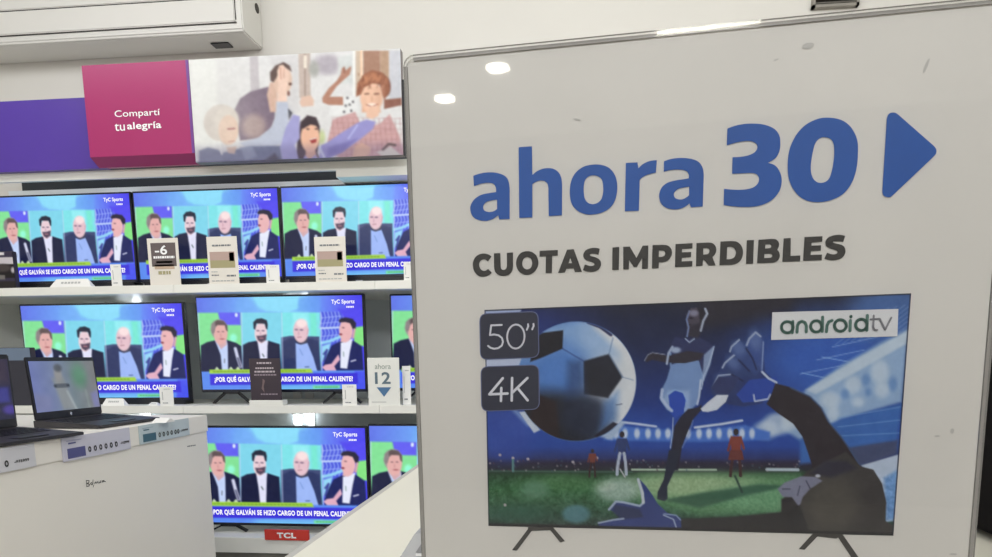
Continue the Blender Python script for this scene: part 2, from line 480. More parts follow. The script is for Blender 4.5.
# waving arms
p.poly(sc(T1, [(786, 480), (790, 300), (782, 190), (800, 140), (835, 130), (860, 160), (890, 230), (880, 300), (868, 350), (872, 480)], S), (226, 196, 180), 1.4)
p.line(sc(T1, [(812, 160), (815, 260)], S), 1.0, (190, 140, 122)); p.line(sc(T1, [(845, 165), (840, 250)], S), 1.0, (195, 150, 132))
p.poly(sc(T1, [(785, 557), (790, 475), (872, 470), (885, 557)], S), (172, 178, 204), 1.5)
p.poly(sc(T3, [(775, -30), (872, -30), (884, 130), (860, 260), (810, 350), (700, 390), (640, 370), (500, 380), (440, 340), (620, 290), (740, 190), (770, 90)], S), (184, 190, 206), 2)
p.poly(sc(T3, [(880, 30), (920, 70), (890, 130)], S), (80, 80, 88), 1.2)
# woman with short pale hair
p.ell(*sc(T3, [(280, 160)], S)[0], 17.5, 18.5, (202, 192, 184), 2.5)
p.ell(*sc(T3, [(330, 130)], S)[0], 12, 12, (212, 202, 192), 5)
p.ell(*sc(T3, [(345, 225)], S)[0], 10, 15, (220, 190, 170), 2)
p.line(sc(T3, [(340, 215), (400, 210)], S), 1.8, (160, 100, 98)); p.line(sc(T3, [(345, 330), (400, 322)], S), 1.2, (190, 140, 128))
p.poly(sc(T3, [(80, 520), (80, 410), (160, 380), (250, 400), (290, 430), (400, 400), (560, 370), (810, 365), (840, 520)], S), (108, 116, 140), 3)
p.poly(sc(T3, [(450, 380), (560, 370), (600, 460), (500, 500)], S), (140, 150, 172), 4)
p.poly(sc(T3, [(330, 380), (420, 370), (400, 440), (340, 430)], S), (206, 178, 158), 2)
p.poly(sc(T3, [(640, 520), (760, 430), (830, 520)], S), (70, 68, 78), 4)
p.line(sc(T3, [(262, 330), (285, 440)], S), 1.8, (226, 226, 222))
# polka dress and brown raised arm
p.poly(sc(T2, [(420, 420), (560, 400), (570, 557), (300, 590), (320, 500)], S), (222, 222, 222), 2)
for q in [(470, 430), (490, 490), (520, 465), (455, 500), (505, 545), (440, 555)]: p.ell(*sc(T2, [q], S)[0], 1.1, 1.3, (90, 88, 92), 1)
p.poly(sc(T2, [(248, 470), (245, 430), (300, 345), (375, 275), (410, 220), (420, 165), (445, 145), (455, 185), (500, 143), (505, 165), (492, 220), (430, 275), (370, 330), (310, 420), (430, 420), (432, 495), (300, 492)], S), (172, 124, 104), 1.4)
p.line(sc(T2, [(440, 160), (440, 205)], S), .8, (120, 80, 68))
# man on the right, curly brown hair, checked shirt
p.poly(sc(T2, [(800, 445), (955, 430), (960, 495), (800, 530)], S), (134, 88, 74), 1.6)
p.ell(*sc(T2, [(810, 330)], S)[0], 5.5, 10, (112, 70, 58), 2)
p.poly(sc(T4, [(290, 330), (340, 130), (540, 60), (600, 200), (760, 170), (850, 80), (940, 280), (985, 470), (985, 520), (420, 520)], S), (196, 156, 156), 2)
for k in range(14):
    xx = 330 + k * 47
    p.line(sc(T4, [(xx, 120), (xx + 40, 470)], S), .7, (158, 108, 112), .8, .5)
for k in range(8):
    yy = 110 + k * 48
    p.line(sc(T4, [(330 - k * 6, yy), (960, yy + 10)], S), .7, (165, 115, 118), .8, .4)
p.poly(sc(T2, [(600, 500), (760, 500), (770, 560), (600, 560)], S), (214, 168, 142), 2)
p.ell(*sc(T2, [(685, 420)], S)[0], 11.2, 15.5, (228, 186, 160), 1.8)
p.poly(sc(T2, [(548, 420), (560, 300), (620, 215), (690, 180), (780, 200), (840, 265), (850, 370), (800, 450), (780, 380), (770, 310), (700, 300), (620, 335), (590, 400)], S), (146, 92, 68), 2)
p.noise(5, 2.2, 5)
p.poly(sc(T2, [(620, 240), (700, 200), (790, 240), (770, 290), (690, 280), (610, 310)], S), (176, 116, 84), 3)
rh = random.Random(9)
for k in range(26):
    hx, hy = 570 + rh.random() * 260, 200 + rh.random() * 130
    p.line(sc(T2, [(hx, hy), (hx + rh.uniform(-25, 25), hy + rh.uniform(15, 45))], S), 1.1, rh.choice([(112, 66, 48), (188, 128, 94), (130, 80, 58)]), 1.4, .6)
p.poly(sc(T2, [(730, 330), (785, 330), (785, 470), (730, 540)], S), (206, 160, 136), 8, .7); p.ell(*sc(T2, [(690, 440)], S)[0], 1.1, 2.6, (206, 156, 132), 1.8, .8)
p.line(sc(T2, [(628, 395), (660, 392)], S), 1.3, (120, 80, 66)); p.line(sc(T2, [(715, 395), (750, 392)], S), 1.3, (120, 80, 66))
p.ell(*sc(T2, [(690, 495)], S)[0], 5, 2.0, (238, 222, 210), 1.2); p.line(sc(T2, [(640, 490), (690, 510), (745, 485)], S), .9, (168, 96, 84))
# dark-haired woman
p.poly(sc(T4, [(10, 510), (25, 250), (50, 150), (110, 92), (190, 110), (222, 190), (215, 340), (200, 430), (235, 510)], S), (64, 50, 56), 1.8)
p.poly(sc(T4, [(95, 380), (175, 380), (190, 440), (215, 500), (80, 510), (95, 440)], S), (206, 160, 140), 1.6)
p.poly(sc(T4, [(60, 515), (90, 450), (130, 490), (185, 445), (220, 515)], S), (150, 148, 200), 2)
p.ell(*sc(T4, [(135, 290)], S)[0], 9.4, 15, (228, 180, 154), 1.6)
p.poly(sc(T4, [(50, 190), (100, 120), (200, 140), (212, 190), (140, 175), (70, 215)], S), (60, 46, 52), 1.4)
p.poly(sc(T4, [(130, 312), (195, 290), (190, 335), (150, 345)], S), (150, 52, 50), 1.2); p.line(sc(T4, [(135, 312), (190, 296)], S), 1.0, (240, 230, 225))
p.ell(*sc(T4, [(115, 215)], S)[0], 1.5, .8, (80, 56, 52), 1); p.ell(*sc(T4, [(190, 215)], S)[0], 1.2, .8, (80, 56, 52), 1)
p.poly(sc(T4, [(210, 510), (235, 360), (285, 340), (400, 258), (560, 160), (640, 130), (725, 150), (700, 215), (570, 320), (430, 420), (330, 470), (300, 510)], S), (146, 142, 198), 1.8)
p.poly(sc(T4, [(280, 470), (300, 380), (440, 340), (560, 300), (420, 425)], S), (122, 116, 180), 4)
p.line(sc(T4, [(480, 300), (560, 180)], S), 1.6, (176, 178, 222)); p.line(sc(T4, [(220, 380), (270, 490)], S), 2.5, (190, 198, 224))
p.poly(sc(T3, [(835, 515), (808, 380), (860, 200), (925, 85), (985, 100), (985, 300), (940, 360), (985, 515)], S), (158, 156, 204), 2)
p.poly(sc(T2, [(40, 470), (60, 420), (140, 405), (170, 450), (165, 500), (60, 510)], S), (214, 182, 164), 2)
p.poly(sc(T4, [(510, 480), (540, 370), (600, 340), (680, 380), (670, 440), (600, 490)], S), (216, 172, 148), 2)
p.poly(sc(T2, [(640, 545), (690, 500), (760, 520), (750, 590), (690, 620), (640, 600)], S), (226, 186, 162), 2)
p.poly(sc(T4, [(730, 420), (800, 400), (860, 370), (980, 470), (800, 470)], S), (214, 208, 196), 2)
p.line(sc(T4, [(790, 400), (840, 350), (900, 360)], S), 2.4, (98, 80, 74))
p.line([(190, 163.6), (408, 158.4)], 3.0, (74, 66, 92), 3)
p.ell(205, 105, 40, 60, (216, 214, 210), 60, .32)
p.poly([(190, 148), (410, 143), (410, 162), (190, 166)], (92, 84, 120), 14, .35)
p.blur(1); p.noise(3, 5, 2)
V[..., 0] += hl; V[..., 1] = 0.0005; V[..., 2] -= 2.047
link('picture', grid_mesh('header_photo', V, p.C), PRINT, photo)

# ================================================================ televisions
# the broadcast: one picture shown on every set, painted on a grid over the screen
R2 = (-1.7245, -.9295, 1.0725, 1.5105)         # outline of the middle set of the middle row
BZ = .008
def broadcast():
    V = rect_grid(R2[0] + BZ, R2[1] - BZ, R2[2] + .013, R2[3] - BZ, 235, 134)
    V[..., 1] = 3.2
    X, Y = proj(V); p = Pic(X, Y)
    A, B, C_, D = (192, 290), (275, 290), (192, 340), (275, 340); S = 9.92
    p.fill((110, 160, 245))
    p.hgrad_mix([(196, (98, 118, 232)), (235, (110, 160, 244)), (262, (134, 214, 250)), (296, (140, 220, 250)), (312, (110, 160, 246)), (335, (98, 112, 242)), (352, (82, 76, 238)), (366, (70, 66, 236))])
    p.poly(sc(A, [(500, 60), (600, 110), (660, 190), (880, 215), (880, 240), (440, 240), (440, 120)], S), (116, 172, 246), 6, .8)
    p.poly(sc(B, [(190, 90), (230, 170), (160, 220), (450, 220), (450, 60)], S), (104, 160, 242), 5, .7)
    p.poly([(252, 296), (258, 305), (266, 311), (278, 312), (297, 309), (299, 297)], (142, 222, 251), 4)
    # four panels
    p.poly([(197.5, 312.8), (240.8, 312.8), (242, 372), (199, 372)], (132, 226, 152), 1)
    p.poly([(218, 312.5), (240.3, 312.5), (240.6, 325), (221, 325)], (100, 96, 242), 1.5)
    p.ell(236.3, 315, 1.4, 2.0, (225, 240, 255), 1.2)
    p.ell(233.5, 338, 3.5, 4, (150, 250, 215), 4)
    p.poly([(241, 312.5), (281.3, 312.5), (282, 372), (242.3, 372)], (128, 214, 236), 1)
    p.poly([(281.3, 312.5), (320, 312.5), (321.5, 372), (282, 372)], (128, 228, 234), 1)
    p.poly([(293, 313), (308, 313), (308, 335), (293, 335)], (150, 238, 244), 5)
    p.poly([(310, 313), (316, 313), (317, 336), (311, 336)], (122, 232, 212), 3)
    p.poly([(320.5, 312), (345, 312), (345, 372), (321.5, 372)], (78, 92, 224), 1.5)
    for k in range(9):
        x = 319 + k * 3.6
        p.line([(x, 328), (x + 3, 318), (x + 1.5, 312)], .8, (170, 190, 250), 1); p.line([(x, 342), (x + 3.2, 333), (x + 2, 329)], .8, (160, 185, 250), 1)
    for yy in (317, 322.5, 335.5): p.line([(321, yy + 1), (341, yy - 1)], .7, (165, 185, 250), 1)
    p.line([(321, 328.3), (342, 327.3)], 1.8, (196, 216, 252), 1.2)
    p.line([(322, 343), (330, 341), (342, 336)], 3, (150, 214, 246), 2)
    p.poly([(338, 309), (364, 309), (364, 327), (350, 327)], (84, 74, 240), 4)
    p.poly([(354, 327.5), (364.5, 326), (365, 346), (354, 346)], (134, 228, 132), 1.5)
    p.poly([(322, 346), (331, 343), (327, 358), (322, 362)], (150, 214, 244), 2)
    p.line([(324, 354), (327, 350), (324, 361)], 2, (60, 66, 150), 1.5)
    # first guest
    p.poly(sc(C_, [(85, 325), (88, 55), (150, 22), (220, 5), (345, 0), (440, 30), (490, 62), (505, 310)], S), (24, 28, 62), 1.2)
    p.poly(sc(C_, [(225, 0), (255, 70), (285, 150), (300, 320), (360, 320), (355, 50), (345, 0)], S), (196, 212, 248), 1.2)
    p.poly(sc(C_, [(240, 15), (290, 90), (345, 45), (340, 0)], S), (214, 172, 178), 1.4)
    p.ell(*sc(A, [(270, 390)], S)[0], 8.4, 9.8, (158, 150, 150), 2)
    p.ell(*sc(A, [(285, 432)], S)[0], 6.9, 11, (228, 176, 172), 1.4)
    p.poly(sc(A, [(195, 400), (200, 335), (250, 298), (312, 306), (350, 350), (355, 410), (338, 400), (325, 350), (255, 348), (232, 370), (222, 420), (205, 430)], S), (96, 80, 82), 1.5); p.poly(sc(A, [(190, 400), (192, 340), (225, 305), (235, 360), (215, 440)], S), (150, 140, 142), 2.2, .85)
    p.ell(*sc(A, [(262, 414)], S)[0], 1.2, .5, (110, 76, 84), .9, .8); p.ell(*sc(A, [(308, 413)], S)[0], 1.2, .5, (110, 76, 84), .9, .8); p.ell(*sc(A, [(286, 450)], S)[0], .7, 1.8, (206, 148, 146), 1.6, .8)
    p.ell(*sc(A, [(300, 486)], S)[0], 2.4, .7, (168, 92, 98), 1, .9)
    p.line(sc(C_, [(430, 85), (455, 180), (482, 262)], S), 3.2, (206, 208, 232), 1.4)
    p.line(sc(C_, [(455, 180), (482, 262)], S), 1.6, (90, 92, 120), 1.4)
    p.line(sc(C_, [(325, 190), (322, 225)], S), 1.0, (110, 120, 140))
    # second guest
    p.poly(sc(C_, [(503, 330), (506, 50), (560, 22), (640, 8), (760, 8), (870, 42), (888, 330)], S), (22, 26, 60), 1.2)
    p.poly(sc(C_, [(648, 5), (756, 5), (750, 60), (745, 330), (690, 330), (672, 150)], S), (226, 226, 248), 1.2)
    p.ell(*sc(A, [(683, 425)], S)[0], 6.2, 10.6, (236, 208, 216), 1.2)
    p.poly(sc(A, [(612, 385), (608, 320), (640, 288), (690, 280), (742, 300), (752, 340), (748, 390), (735, 385), (722, 335), (640, 332), (628, 392)], S), (34, 38, 56), 1.2)
    p.poly(sc(A, [(640, 455), (690, 452), (740, 440), (735, 495), (690, 522), (655, 500)], S), (84, 68, 88), 1.6)
    p.ell(*sc(A, [(655, 404)], S)[0], 1.5, .6, (80, 66, 90), .9, .9); p.ell(*sc(A, [(706, 404)], S)[0], 1.5, .6, (80, 66, 90), .9, .9); p.ell(*sc(A, [(680, 430)], S)[0], .7, 2, (206, 168, 182), 1.6, .9)
    p.line(sc(A, [(672, 478), (705, 478)], S), .9, (200, 130, 140)); p.line(sc(C_, [(700, 140), (715, 165)], S), .9, (70, 90, 90))
    # third guest
    p.poly(sc(B, [(62, 470), (150, 455), (440, 462), (450, 840), (66, 840)], S), (66, 76, 118), 1.2)
    p.poly(sc(D, [(68, 325), (75, 20), (150, -20), (300, -25), (430, 10), (460, 325)], S), (44, 54, 98), 2)
    p.poly(sc(D, [(205, 30), (250, 45), (320, 25), (380, 170), (425, 325), (212, 325)], S), (158, 184, 246), 1.3)
    p.poly(sc(D, [(198, 5), (205, -10), (330, -15), (318, 30), (255, 46)], S), (60, 62, 84), 1.2)
    p.ell(*sc(B, [(257, 405)], S)[0], 7.6, 11.8, (230, 194, 204), 1.3)
    p.ell(*sc(B, [(265, 330)], S)[0], 5.5, 4.2, (250, 226, 226), 3)
    p.ell(*sc(B, [(212, 393)], S)[0], 1.7, .8, (112, 90, 116), 1, .85); p.ell(*sc(B, [(262, 396)], S)[0], 1.8, .8, (112, 90, 116), 1, .85); p.ell(*sc(B, [(234, 430)], S)[0], .8, 2.2, (206, 164, 178), 1.6, .9); p.line(sc(B, [(225, 470), (262, 466)], S), .9, (180, 130, 142))
    p.line(sc(B, [(328, 390), (320, 440)], S), 1.4, (214, 170, 184))
    p.line(sc(D, [(300, 268), (335, 266)], S), .9, (70, 90, 140)); p.line(sc(D, [(245, 90), (275, 150)], S), .8, (120, 150, 215))
    # fourth guest
    p.poly(sc(D, [(478, 250), (520, 140), (562, 55), (650, 12), (780, 8), (862, 62), (882, 330), (478, 330)], S), (24, 32, 92), 1.3)
    p.poly(sc(D, [(652, 30), (772, -15), (745, 110), (716, 285), (648, 278)], S), (230, 234, 252), 1.2)
    p.poly(sc(D, [(650, 20), (700, 25), (765, -30), (660, -60)], S), (222, 176, 180), 1.3)
    p.ell(*sc(B, [(705, 400)], S)[0], 6.8, 11.4, (234, 182, 184), 1.3)
    p.poly(sc(B, [(632, 305), (650, 282), (700, 272), (770, 286), (805, 330), (800, 385), (772, 388), (745, 330), (700, 318), (640, 322)], S), (40, 36, 58), 1.2)
    p.line(sc(B, [(790, 390), (775, 470)], S), 2.0, (216, 166, 172))
    p.ell(*sc(B, [(678, 374)], S)[0], 1.3, .6, (110, 70, 84), .9, .85); p.ell(*sc(B, [(652, 440)], S)[0], 1.6, 1.0, (140, 60, 72), 1)
    p.poly(sc(D, [(468, 270), (500, 245), (560, 235), (600, 180), (630, 142), (645, 195), (590, 260), (612, 310), (560, 328), (500, 305)], S), (226, 174, 194), 1.3)
    p.line(sc(D, [(755, 212), (800, 198)], S), 1.2, (235, 235, 250)); p.line(sc(D, [(680, 120), (682, 160)], S), 1, (150, 170, 170))
    for x in (198.6, 241.6, 281.8, 320.8): p.line([(x, 313), (x + 1.2, 370)], .8, (205, 216, 246), .9, .8)
    # lower third
    p.poly([(199, 371.6), (366, 370.2), (367, 394), (200, 396)], (92, 140, 238), .8)
    p.poly([(262, 386), (320, 385), (320, 395), (240, 396)], (118, 196, 246), 10)
    p.poly([(355, 371), (367, 371), (367, 395), (352, 395)], (72, 84, 236), 3)
    p.poly([(209.5, 369.6), (311, 368.8), (313, 372.8), (209.5, 373.6)], (166, 214, 66), 1)
    for k in range(26): p.line([(213 + k * 3.6, 371.6 - k * .03), (215.3 + k * 3.6, 371.6 - k * .03)], .8, (92, 140, 44), .8)
    for q in ((217, 369.6), (231, 369.4), (238, 369.4)): p.poly([(q[0] - 2.4, q[1]), (q[0], q[1] - 3), (q[0] + 2.4, q[1])], (210, 226, 190), 1)
    p.poly([(209.8, 374.2), (357.5, 372.8), (358.2, 383.8), (210.5, 385.2)], (58, 48, 216), 1)
    p.poly([(313, 385.6), (340, 385.2), (340, 388.4), (313, 388.8)], (120, 224, 172), 1)
    for k in range(8): p.line([(315.5 + k * 2.9, 387.1), (317.3 + k * 2.9, 387)], .8, (60, 150, 90), .8)
    p.blur(1); p.noise(3, 3, 11)
    return V, p.C
bV, bC = broadcast()
x0s, x1s, z0s, z1s = bV[..., 0].min(), bV[..., 0].max(), bV[..., 2].min(), bV[..., 2].max()
SW, SH = x1s - x0s, z1s - z0s
unitV = np.zeros_like(bV)
unitV[..., 0] = (bV[..., 0] - (x0s + x1s) / 2) / SW
unitV[..., 2] = (bV[..., 2] - z0s) / SH
SCREEN_ME = grid_mesh('broadcast_picture', unitV, bC)
SCREEN_ME.materials.append(SCREENM)
def su(x, y):
    X, Z = WP(x, y, 3.2); return (X - (x0s + x1s) / 2) / SW, (Z - z0s) / SH
def s_text(body, q, bold, shear=0.0):
    a = su(q[0], q[3]); b = su(q[2], q[1])
    me = text_mesh(body, a[0], b[0], a[1], b[1], 0, bold, shear); me.materials.append(TICKM); return me
CAP_ME = s_text('\u00bfPOR QU\u00c9 GALV\u00c1N SE HIZO CARGO DE UN PENAL CALIENTE?', (214.8, 375.0, 352.8, 383.2), .045)
LOGO_ME = s_text('TyC Sports', (331.5, 299.2, 354.5, 305.0), .03)
sm = bmesh.new()
a = su(346.5, 307.8); b = su(354.3, 305.9)
for k in range(5):
    w = (b[0] - a[0]) / 5
    vs = [sm.verts.new(c) for c in ((a[0] + k * w, 0, a[1]), (a[0] + k * w + w * .7, 0, a[1]), (a[0] + k * w + w * .7, 0, b[1]), (a[0] + k * w, 0, b[1]))]; sm.faces.new(vs)
SUB_ME = bpy.data.meshes.new('logo_line'); sm.to_mesh(SUB_ME); sm.free(); SUB_ME.materials.append(TICKM)

def television(x0, x1, z0, z1, y, shelf, stand, label):
    w, h = x1 - x0, z1 - z0
    e = empty('television', ((x0 + x1) / 2, y, shelf))
    b = z0 - shelf
    bm = bmesh.new()
    add_box(bm, -w / 2, w / 2, .0, .03, b, b + h, 0, .003)
    add_box(bm, -w * .36, w * .36, .028, .07, b + h * .1, b + h * .62, 0, .012)
    done('casing', bm, BEZEL, e)
    s = bpy.data.objects.new('screen', SCREEN_ME); COL.objects.link(s); s.parent = e
    s.location = (0, -.0006, b + .013); s.scale = (w - 2 * BZ, 1, h - .013 - BZ)
    for nm, me in (('headline', CAP_ME), ('channel_logo', LOGO_ME), ('channel_logo_line', SUB_ME)):
        t = bpy.data.objects.new(nm, me); COL.objects.link(t); t.parent = s; t.location = (0, -.0006, 0)
    if stand == 'block':
        bm = bmesh.new(); add_box(bm, -w * .47, w * .47, .002, .075, 0, b + .004, 0, .002); done('base', bm, BLACK, e)
        bm = bmesh.new(); add_box(bm, -.016, .016, .0008, .003, b * .35, b * .6); done('maker_badge', bm, CHROME, e)
    else:
        for sx in (-1, 1):
            c = sx * w * .335
            bm = bmesh.new()
            add_bar(bm, (c - .03 * 1, b - .004), (c + .045, b - .004), .009, (.004, .026))
            add_bar(bm, (c - .022, b - .002), (c - .082, .0045), .0085, (.004, .026))
            add_bar(bm, (c + .042, b - .002), (c + .098, .0045), .0085, (.004, .026))
            done('foot', bm, BLACK, e)
    return tag(e, label, 'television', 'televisions on the shelves')
TVY = 3.2
television(-2.690, -1.992, 1.578, 1.976, TVY, 1.553, 'block', 'leftmost television of the top shelf, partly cut off by the photo edge')
television(-1.986, -1.296, 1.578, 1.976, TVY, 1.553, 'block', 'middle television of the top shelf, behind the card reading -6')
television(-1.292, -.602, 1.578, 1.976, TVY, 1.553, 'block', 'rightmost television of the top shelf, running behind the acrylic poster stand')
television(-2.600, -1.783, 1.036, 1.488, TVY, 1.017, 'block', 'left television of the middle shelf, behind the open laptop')
television(R2[0], R2[1], R2[2], R2[3], TVY, 1.017, 'feet', 'centre television of the middle shelf on splayed feet, behind the black card')
television(-.812, -.017, 1.0765, 1.505, TVY, 1.017, 'feet', 'television on the middle shelf mostly hidden by the poster stand, beside the card numbered 12')
television(-1.792, -.939, .436, .914, TVY, .401, 'feet', 'large television on the lowest shelf behind the red plate')
television(-.934, -.082, .446, .924, TVY, .401, 'feet', 'television on the lowest shelf mostly hidden by the white counter')

# ================================================================ cards and price tags on the shelves
GREYT = mat('grey_print', (120, 124, 128), .6)
LGREY = mat('pale_grey_print', (186, 186, 184), .6)
BROWN = mat('brown_print', (100, 88, 88), .5)
TAN = mat('tan_print', (196, 170, 148), .5)
OLIVE = mat('olive_print', (168, 160, 120), .5)
ROSE = mat('rose_print', (186, 160, 150), .5)
def card(name, q, shelf, label, cat, m=PAPER, prints=(), y=3.108, t=.003, group=None, foot=.03, bv=.0, stand=None):
    """upright card: q = outline seen in the photo (left, top, right, bottom) on the plane y; rests on the shelf"""
    x0, z1 = WP(q[0], q[1], y); x1, _ = WP(q[2], q[3], y)
    e = empty(name, ((x0 + x1) / 2, y, shelf))
    w, h = x1 - x0, z1 - shelf
    bm = bmesh.new(); add_box(bm, -w / 2, w / 2, 0, t, 0, h, 0, bv)
    if foot: add_box(bm, -w / 2, w / 2, t, foot, 0, .002)
    face = done('card', bm, m, e)
    for pr in prints:
        nm, kind, pm, r = pr[:4]           # r in fractions of the card: x0, z0, x1, z1 (from the top left)
        X0, X1 = -w / 2 + r[0] * w, -w / 2 + r[2] * w; Z1, Z0 = h * (1 - r[1]), h * (1 - r[3])
        if kind == 'bar':
            bm = bmesh.new(); add_box(bm, X0, X1, -.0006, 0, Z0, Z1); done(nm, bm, pm, face)
        elif kind == 'bars':
            bm = bmesh.new(); n = pr[4]; rr = random.Random(n + int(r[1] * 100)); xx = X0
            while xx < X1 - .001:
                ww = min((X1 - X0) / n * rr.uniform(.5, 1.2), X1 - xx)
                add_box(bm, xx, xx + ww, -.0012, -.0006, Z0, Z1); xx += ww + (X1 - X0) / n * .22
            done(nm, bm, pm, face)
        elif kind == 'text':
            link(nm, text_mesh(pr[4], X0, X1, Z0, Z1, -.0014, pr[5]), pm, face)
        elif kind == 'poly':
            bm = bmesh.new()
            bm.faces.new([bm.verts.new((X0 + (X1 - X0) * u, -.0012, Z1 - (Z1 - Z0) * v)) for u, v in pr[4]]); done(nm, bm, pm, face)
    return tag(e, label, cat, group), w, h
S1, S2, S3 = 1.553, 1.017, .401
PW = PAPER
card('promotion_card', (146.5, 238.5, 181, 284), S1, 'promotion card with a brown panel reading -6 on the top shelf', 'card', mat('cream_card', (232, 226, 216), .5), [
    ('brown_panel', 'bar', BROWN, (.11, .1, .91, .60)), ('tan_panel', 'bar', TAN, (.19, .56, .83, .66)),
    ('number', 'text', TXTW, (.24, .15, .64, .35), '-6', .02), ('small_lettering', 'bars', TXTW, (.18, .38, .86, .43), 10),
    ('band', 'bar', TAN, (.25, .485, .78, .53)), ('button', 'bars', OLIVE, (.3, .70, .72, .77), 4)], bv=.001)
for q, lab in (((206, 236.8, 239.5, 284), 'cream promotion card left of the small tag on the top shelf'),
               ((313.8, 237, 347, 283.5), 'cream promotion card on the top shelf nearest the poster stand')):
    card('promotion_card', q, S1, lab, 'card', mat('cream_card', (232, 226, 216), .5), [
        ('title', 'bars', GREYT, (.18, .17, .80, .205), 7), ('rose_panel', 'bar', ROSE, (.08, .32, .90, .50)),
        ('olive_panel', 'bar', OLIVE, (.08, .50, .90, .66)), ('icon', 'bar', BROWN, (.72, .34, .88, .52)),
        ('small_lettering', 'bars', LGREY, (.10, .73, .30, .75), 3), ('small_lettering', 'bars', GREYT, (.10, .80, .34, .825), 3),
        ('small_lettering', 'bars', GREYT, (.60, .81, .90, .845), 3), ('small_lettering', 'bars', LGREY, (.10, .92, .84, .945), 6)], bv=.001)
def small_tag(q, shelf, label, y=3.106):
    return card('price_tag', q, shelf, label, 'price tag', PW, [
        ('line', 'bar', LGREY, (.18, .26, .24, .70)), ('small_lettering', 'bars', GREYT, (.2, .84, .62, .88), 3),
        ('small_lettering', 'bars', LGREY, (.34, .10, .8, .13), 3)], y=y, group='small white price tags on the shelves', foot=.02)
small_tag((110, 264.5, 122.2, 285), S1, 'small white tag at the right end of the left top-shelf television')
small_tag((265.5, 265, 280, 284), S1, 'small white tag below the gap between the two right top-shelf televisions')
small_tag((403.5, 262, 413, 282), S1, 'small white tag on the top shelf beside the edge of the poster stand')
small_tag((342, 384.5, 357, 406), S2, 'small white tag left of the card numbered 12')
small_tag((159, 387, 174, 406.5), S2, 'small white tag on the middle shelf right of the laptop')
small_tag((402, 366, 411, 399), S2, 'narrow white tag behind the card numbered 12', y=3.15)
card('promotion_card', (248.8, 358.5, 282, 399), 1.0405, 'black promotion card in a white block on the middle shelf', 'card', mat('black_card', (56, 44, 54), .4), [
    ('title', 'bars', mat('dim_white_print', (196, 184, 190), .5), (.25, .09, .72, .13), 5),
    ('small_lettering', 'bars', mat('dim_white_print', (196, 184, 190), .5), (.20, .215, .78, .25), 7),
    ('small_lettering', 'bars', mat('dim_white_print', (196, 184, 190), .5), (.16, .295, .82, .335), 7),
    ('small_lettering', 'bars', mat('dim_mauve_print', (150, 136, 146), .5), (.14, .375, .86, .41), 9),
    ('figure', 'poly', mat('dim_tan_print', (120, 100, 100), .5), (.34, .48, .52, .82), [(.4, 0), (.8, .15), (.5, .55), (.6, 1), (.1, .7), (.3, .4)]),
    ('small_lettering', 'bars', mat('dim_mauve_print', (150, 136, 146), .5), (.32, .84, .88, .87), 6)], y=3.110, foot=.0)
x0, z0 = WP(249.5, 405, 3.106); x1, _ = WP(283, 405, 3.106)
tag(box('card_holder', x0, x1, 3.1035, 3.16, S2, 1.0405, WHITE, None, .002), 'white block holding the black promotion card', 'card holder')
card('promotion_card', (367, 357.8, 400.3, 405.5), S2, 'white card with the number 12 and a blue down arrow on the middle shelf', 'card', mat('white_promo_card', (234, 234, 228), .5), [
    ('lettering', 'text', mat('pale_green_print', (150, 158, 150), .6), (.24, .125, .74, .235), 'ahora', .0),
    ('number', 'text', mat('slate_print', (96, 116, 128), .6), (.23, .30, .72, .55), '12', .022),
    ('arrow', 'poly', mat('blue_print', (76, 116, 156), .6), (.27, .62, .73, .82), [(0, 0), (1, 0), (.5, 1)]),
    ('small_lettering', 'bar', LGREY, (.1, .925, .56, .94))], bv=.001)
def tent(q, shelf, label, y=3.112, skew=.12):
    x0, z1 = WP(q[0], q[1], y); x1, _ = WP(q[2], q[3], y); w, h = x1 - x0, z1 - shelf
    e = empty('tent_card', ((x0 + x1) / 2, y, shelf))
    bm = bmesh.new(); k = w * skew
    fr = [bm.verts.new(c) for c in ((-w / 2, 0, 0), (w / 2, 0, 0), (w / 2 - k, .018, h), (-w / 2 + k, .018, h))]
    bk = [bm.verts.new(c) for c in ((-w / 2, .036, 0), (w / 2, .036, 0))]
    bm.faces.new(fr); bm.faces.new((fr[3], fr[2], bk[1], bk[0])); bm.faces.new((fr[0], bk[0], bk[1], fr[1]))
    bm.faces.new((fr[0], fr[3], bk[0])); bm.faces.new((fr[1], bk[1], fr[2]))
    f = done('folded_card', bm, PW, e)
    bm = bmesh.new(); n = 6
    for i in range(n):
        u0 = -.24 + i * .08; pts = []
        for (uu, vv) in ((u0, .42), (u0 + .06, .42), (u0 + .06, .66), (u0, .66)):
            pts.append(bm.verts.new((uu * w, .018 * vv - .0008, h * vv)))
        bm.faces.new(pts)
    done('small_lettering', bm, LGREY, f)
    return tag(e, label, 'card', 'folded white cards on the shelves')
tent((48.5, 279, 91.5, 290), S1, 'folded white card at the front of the top shelf below the left television')
tent((101, 398.6, 124.5, 408), S2, 'folded white card on the middle shelf just right of the laptop screen')
tent((146.5, 402.5, 158, 407), S2, 'low folded white card left of the small tag on the middle shelf', skew=.25)
# red plate on the lowest shelf
x0, z1 = WP(264.2, 529.5, 3.088); x1, z0 = WP(309, 540.8, 3.088)
plate = empty('brand_plate', ((x0 + x1) / 2, 3.088, z0)); w, h = x1 - x0, z1 - z0
tag(plate, 'red plate with white capital letters on the front of the lowest shelf', 'sign')
box('plate', -w / 2, w / 2, 0, .0115, 0, h, mat('red_plate', (206, 62, 52), .4), plate, .001)
link('lettering', text_mesh('TCL', -w * .215, w * .215, h * .2, h * .74, -.0006, .05), TXTW, plate)
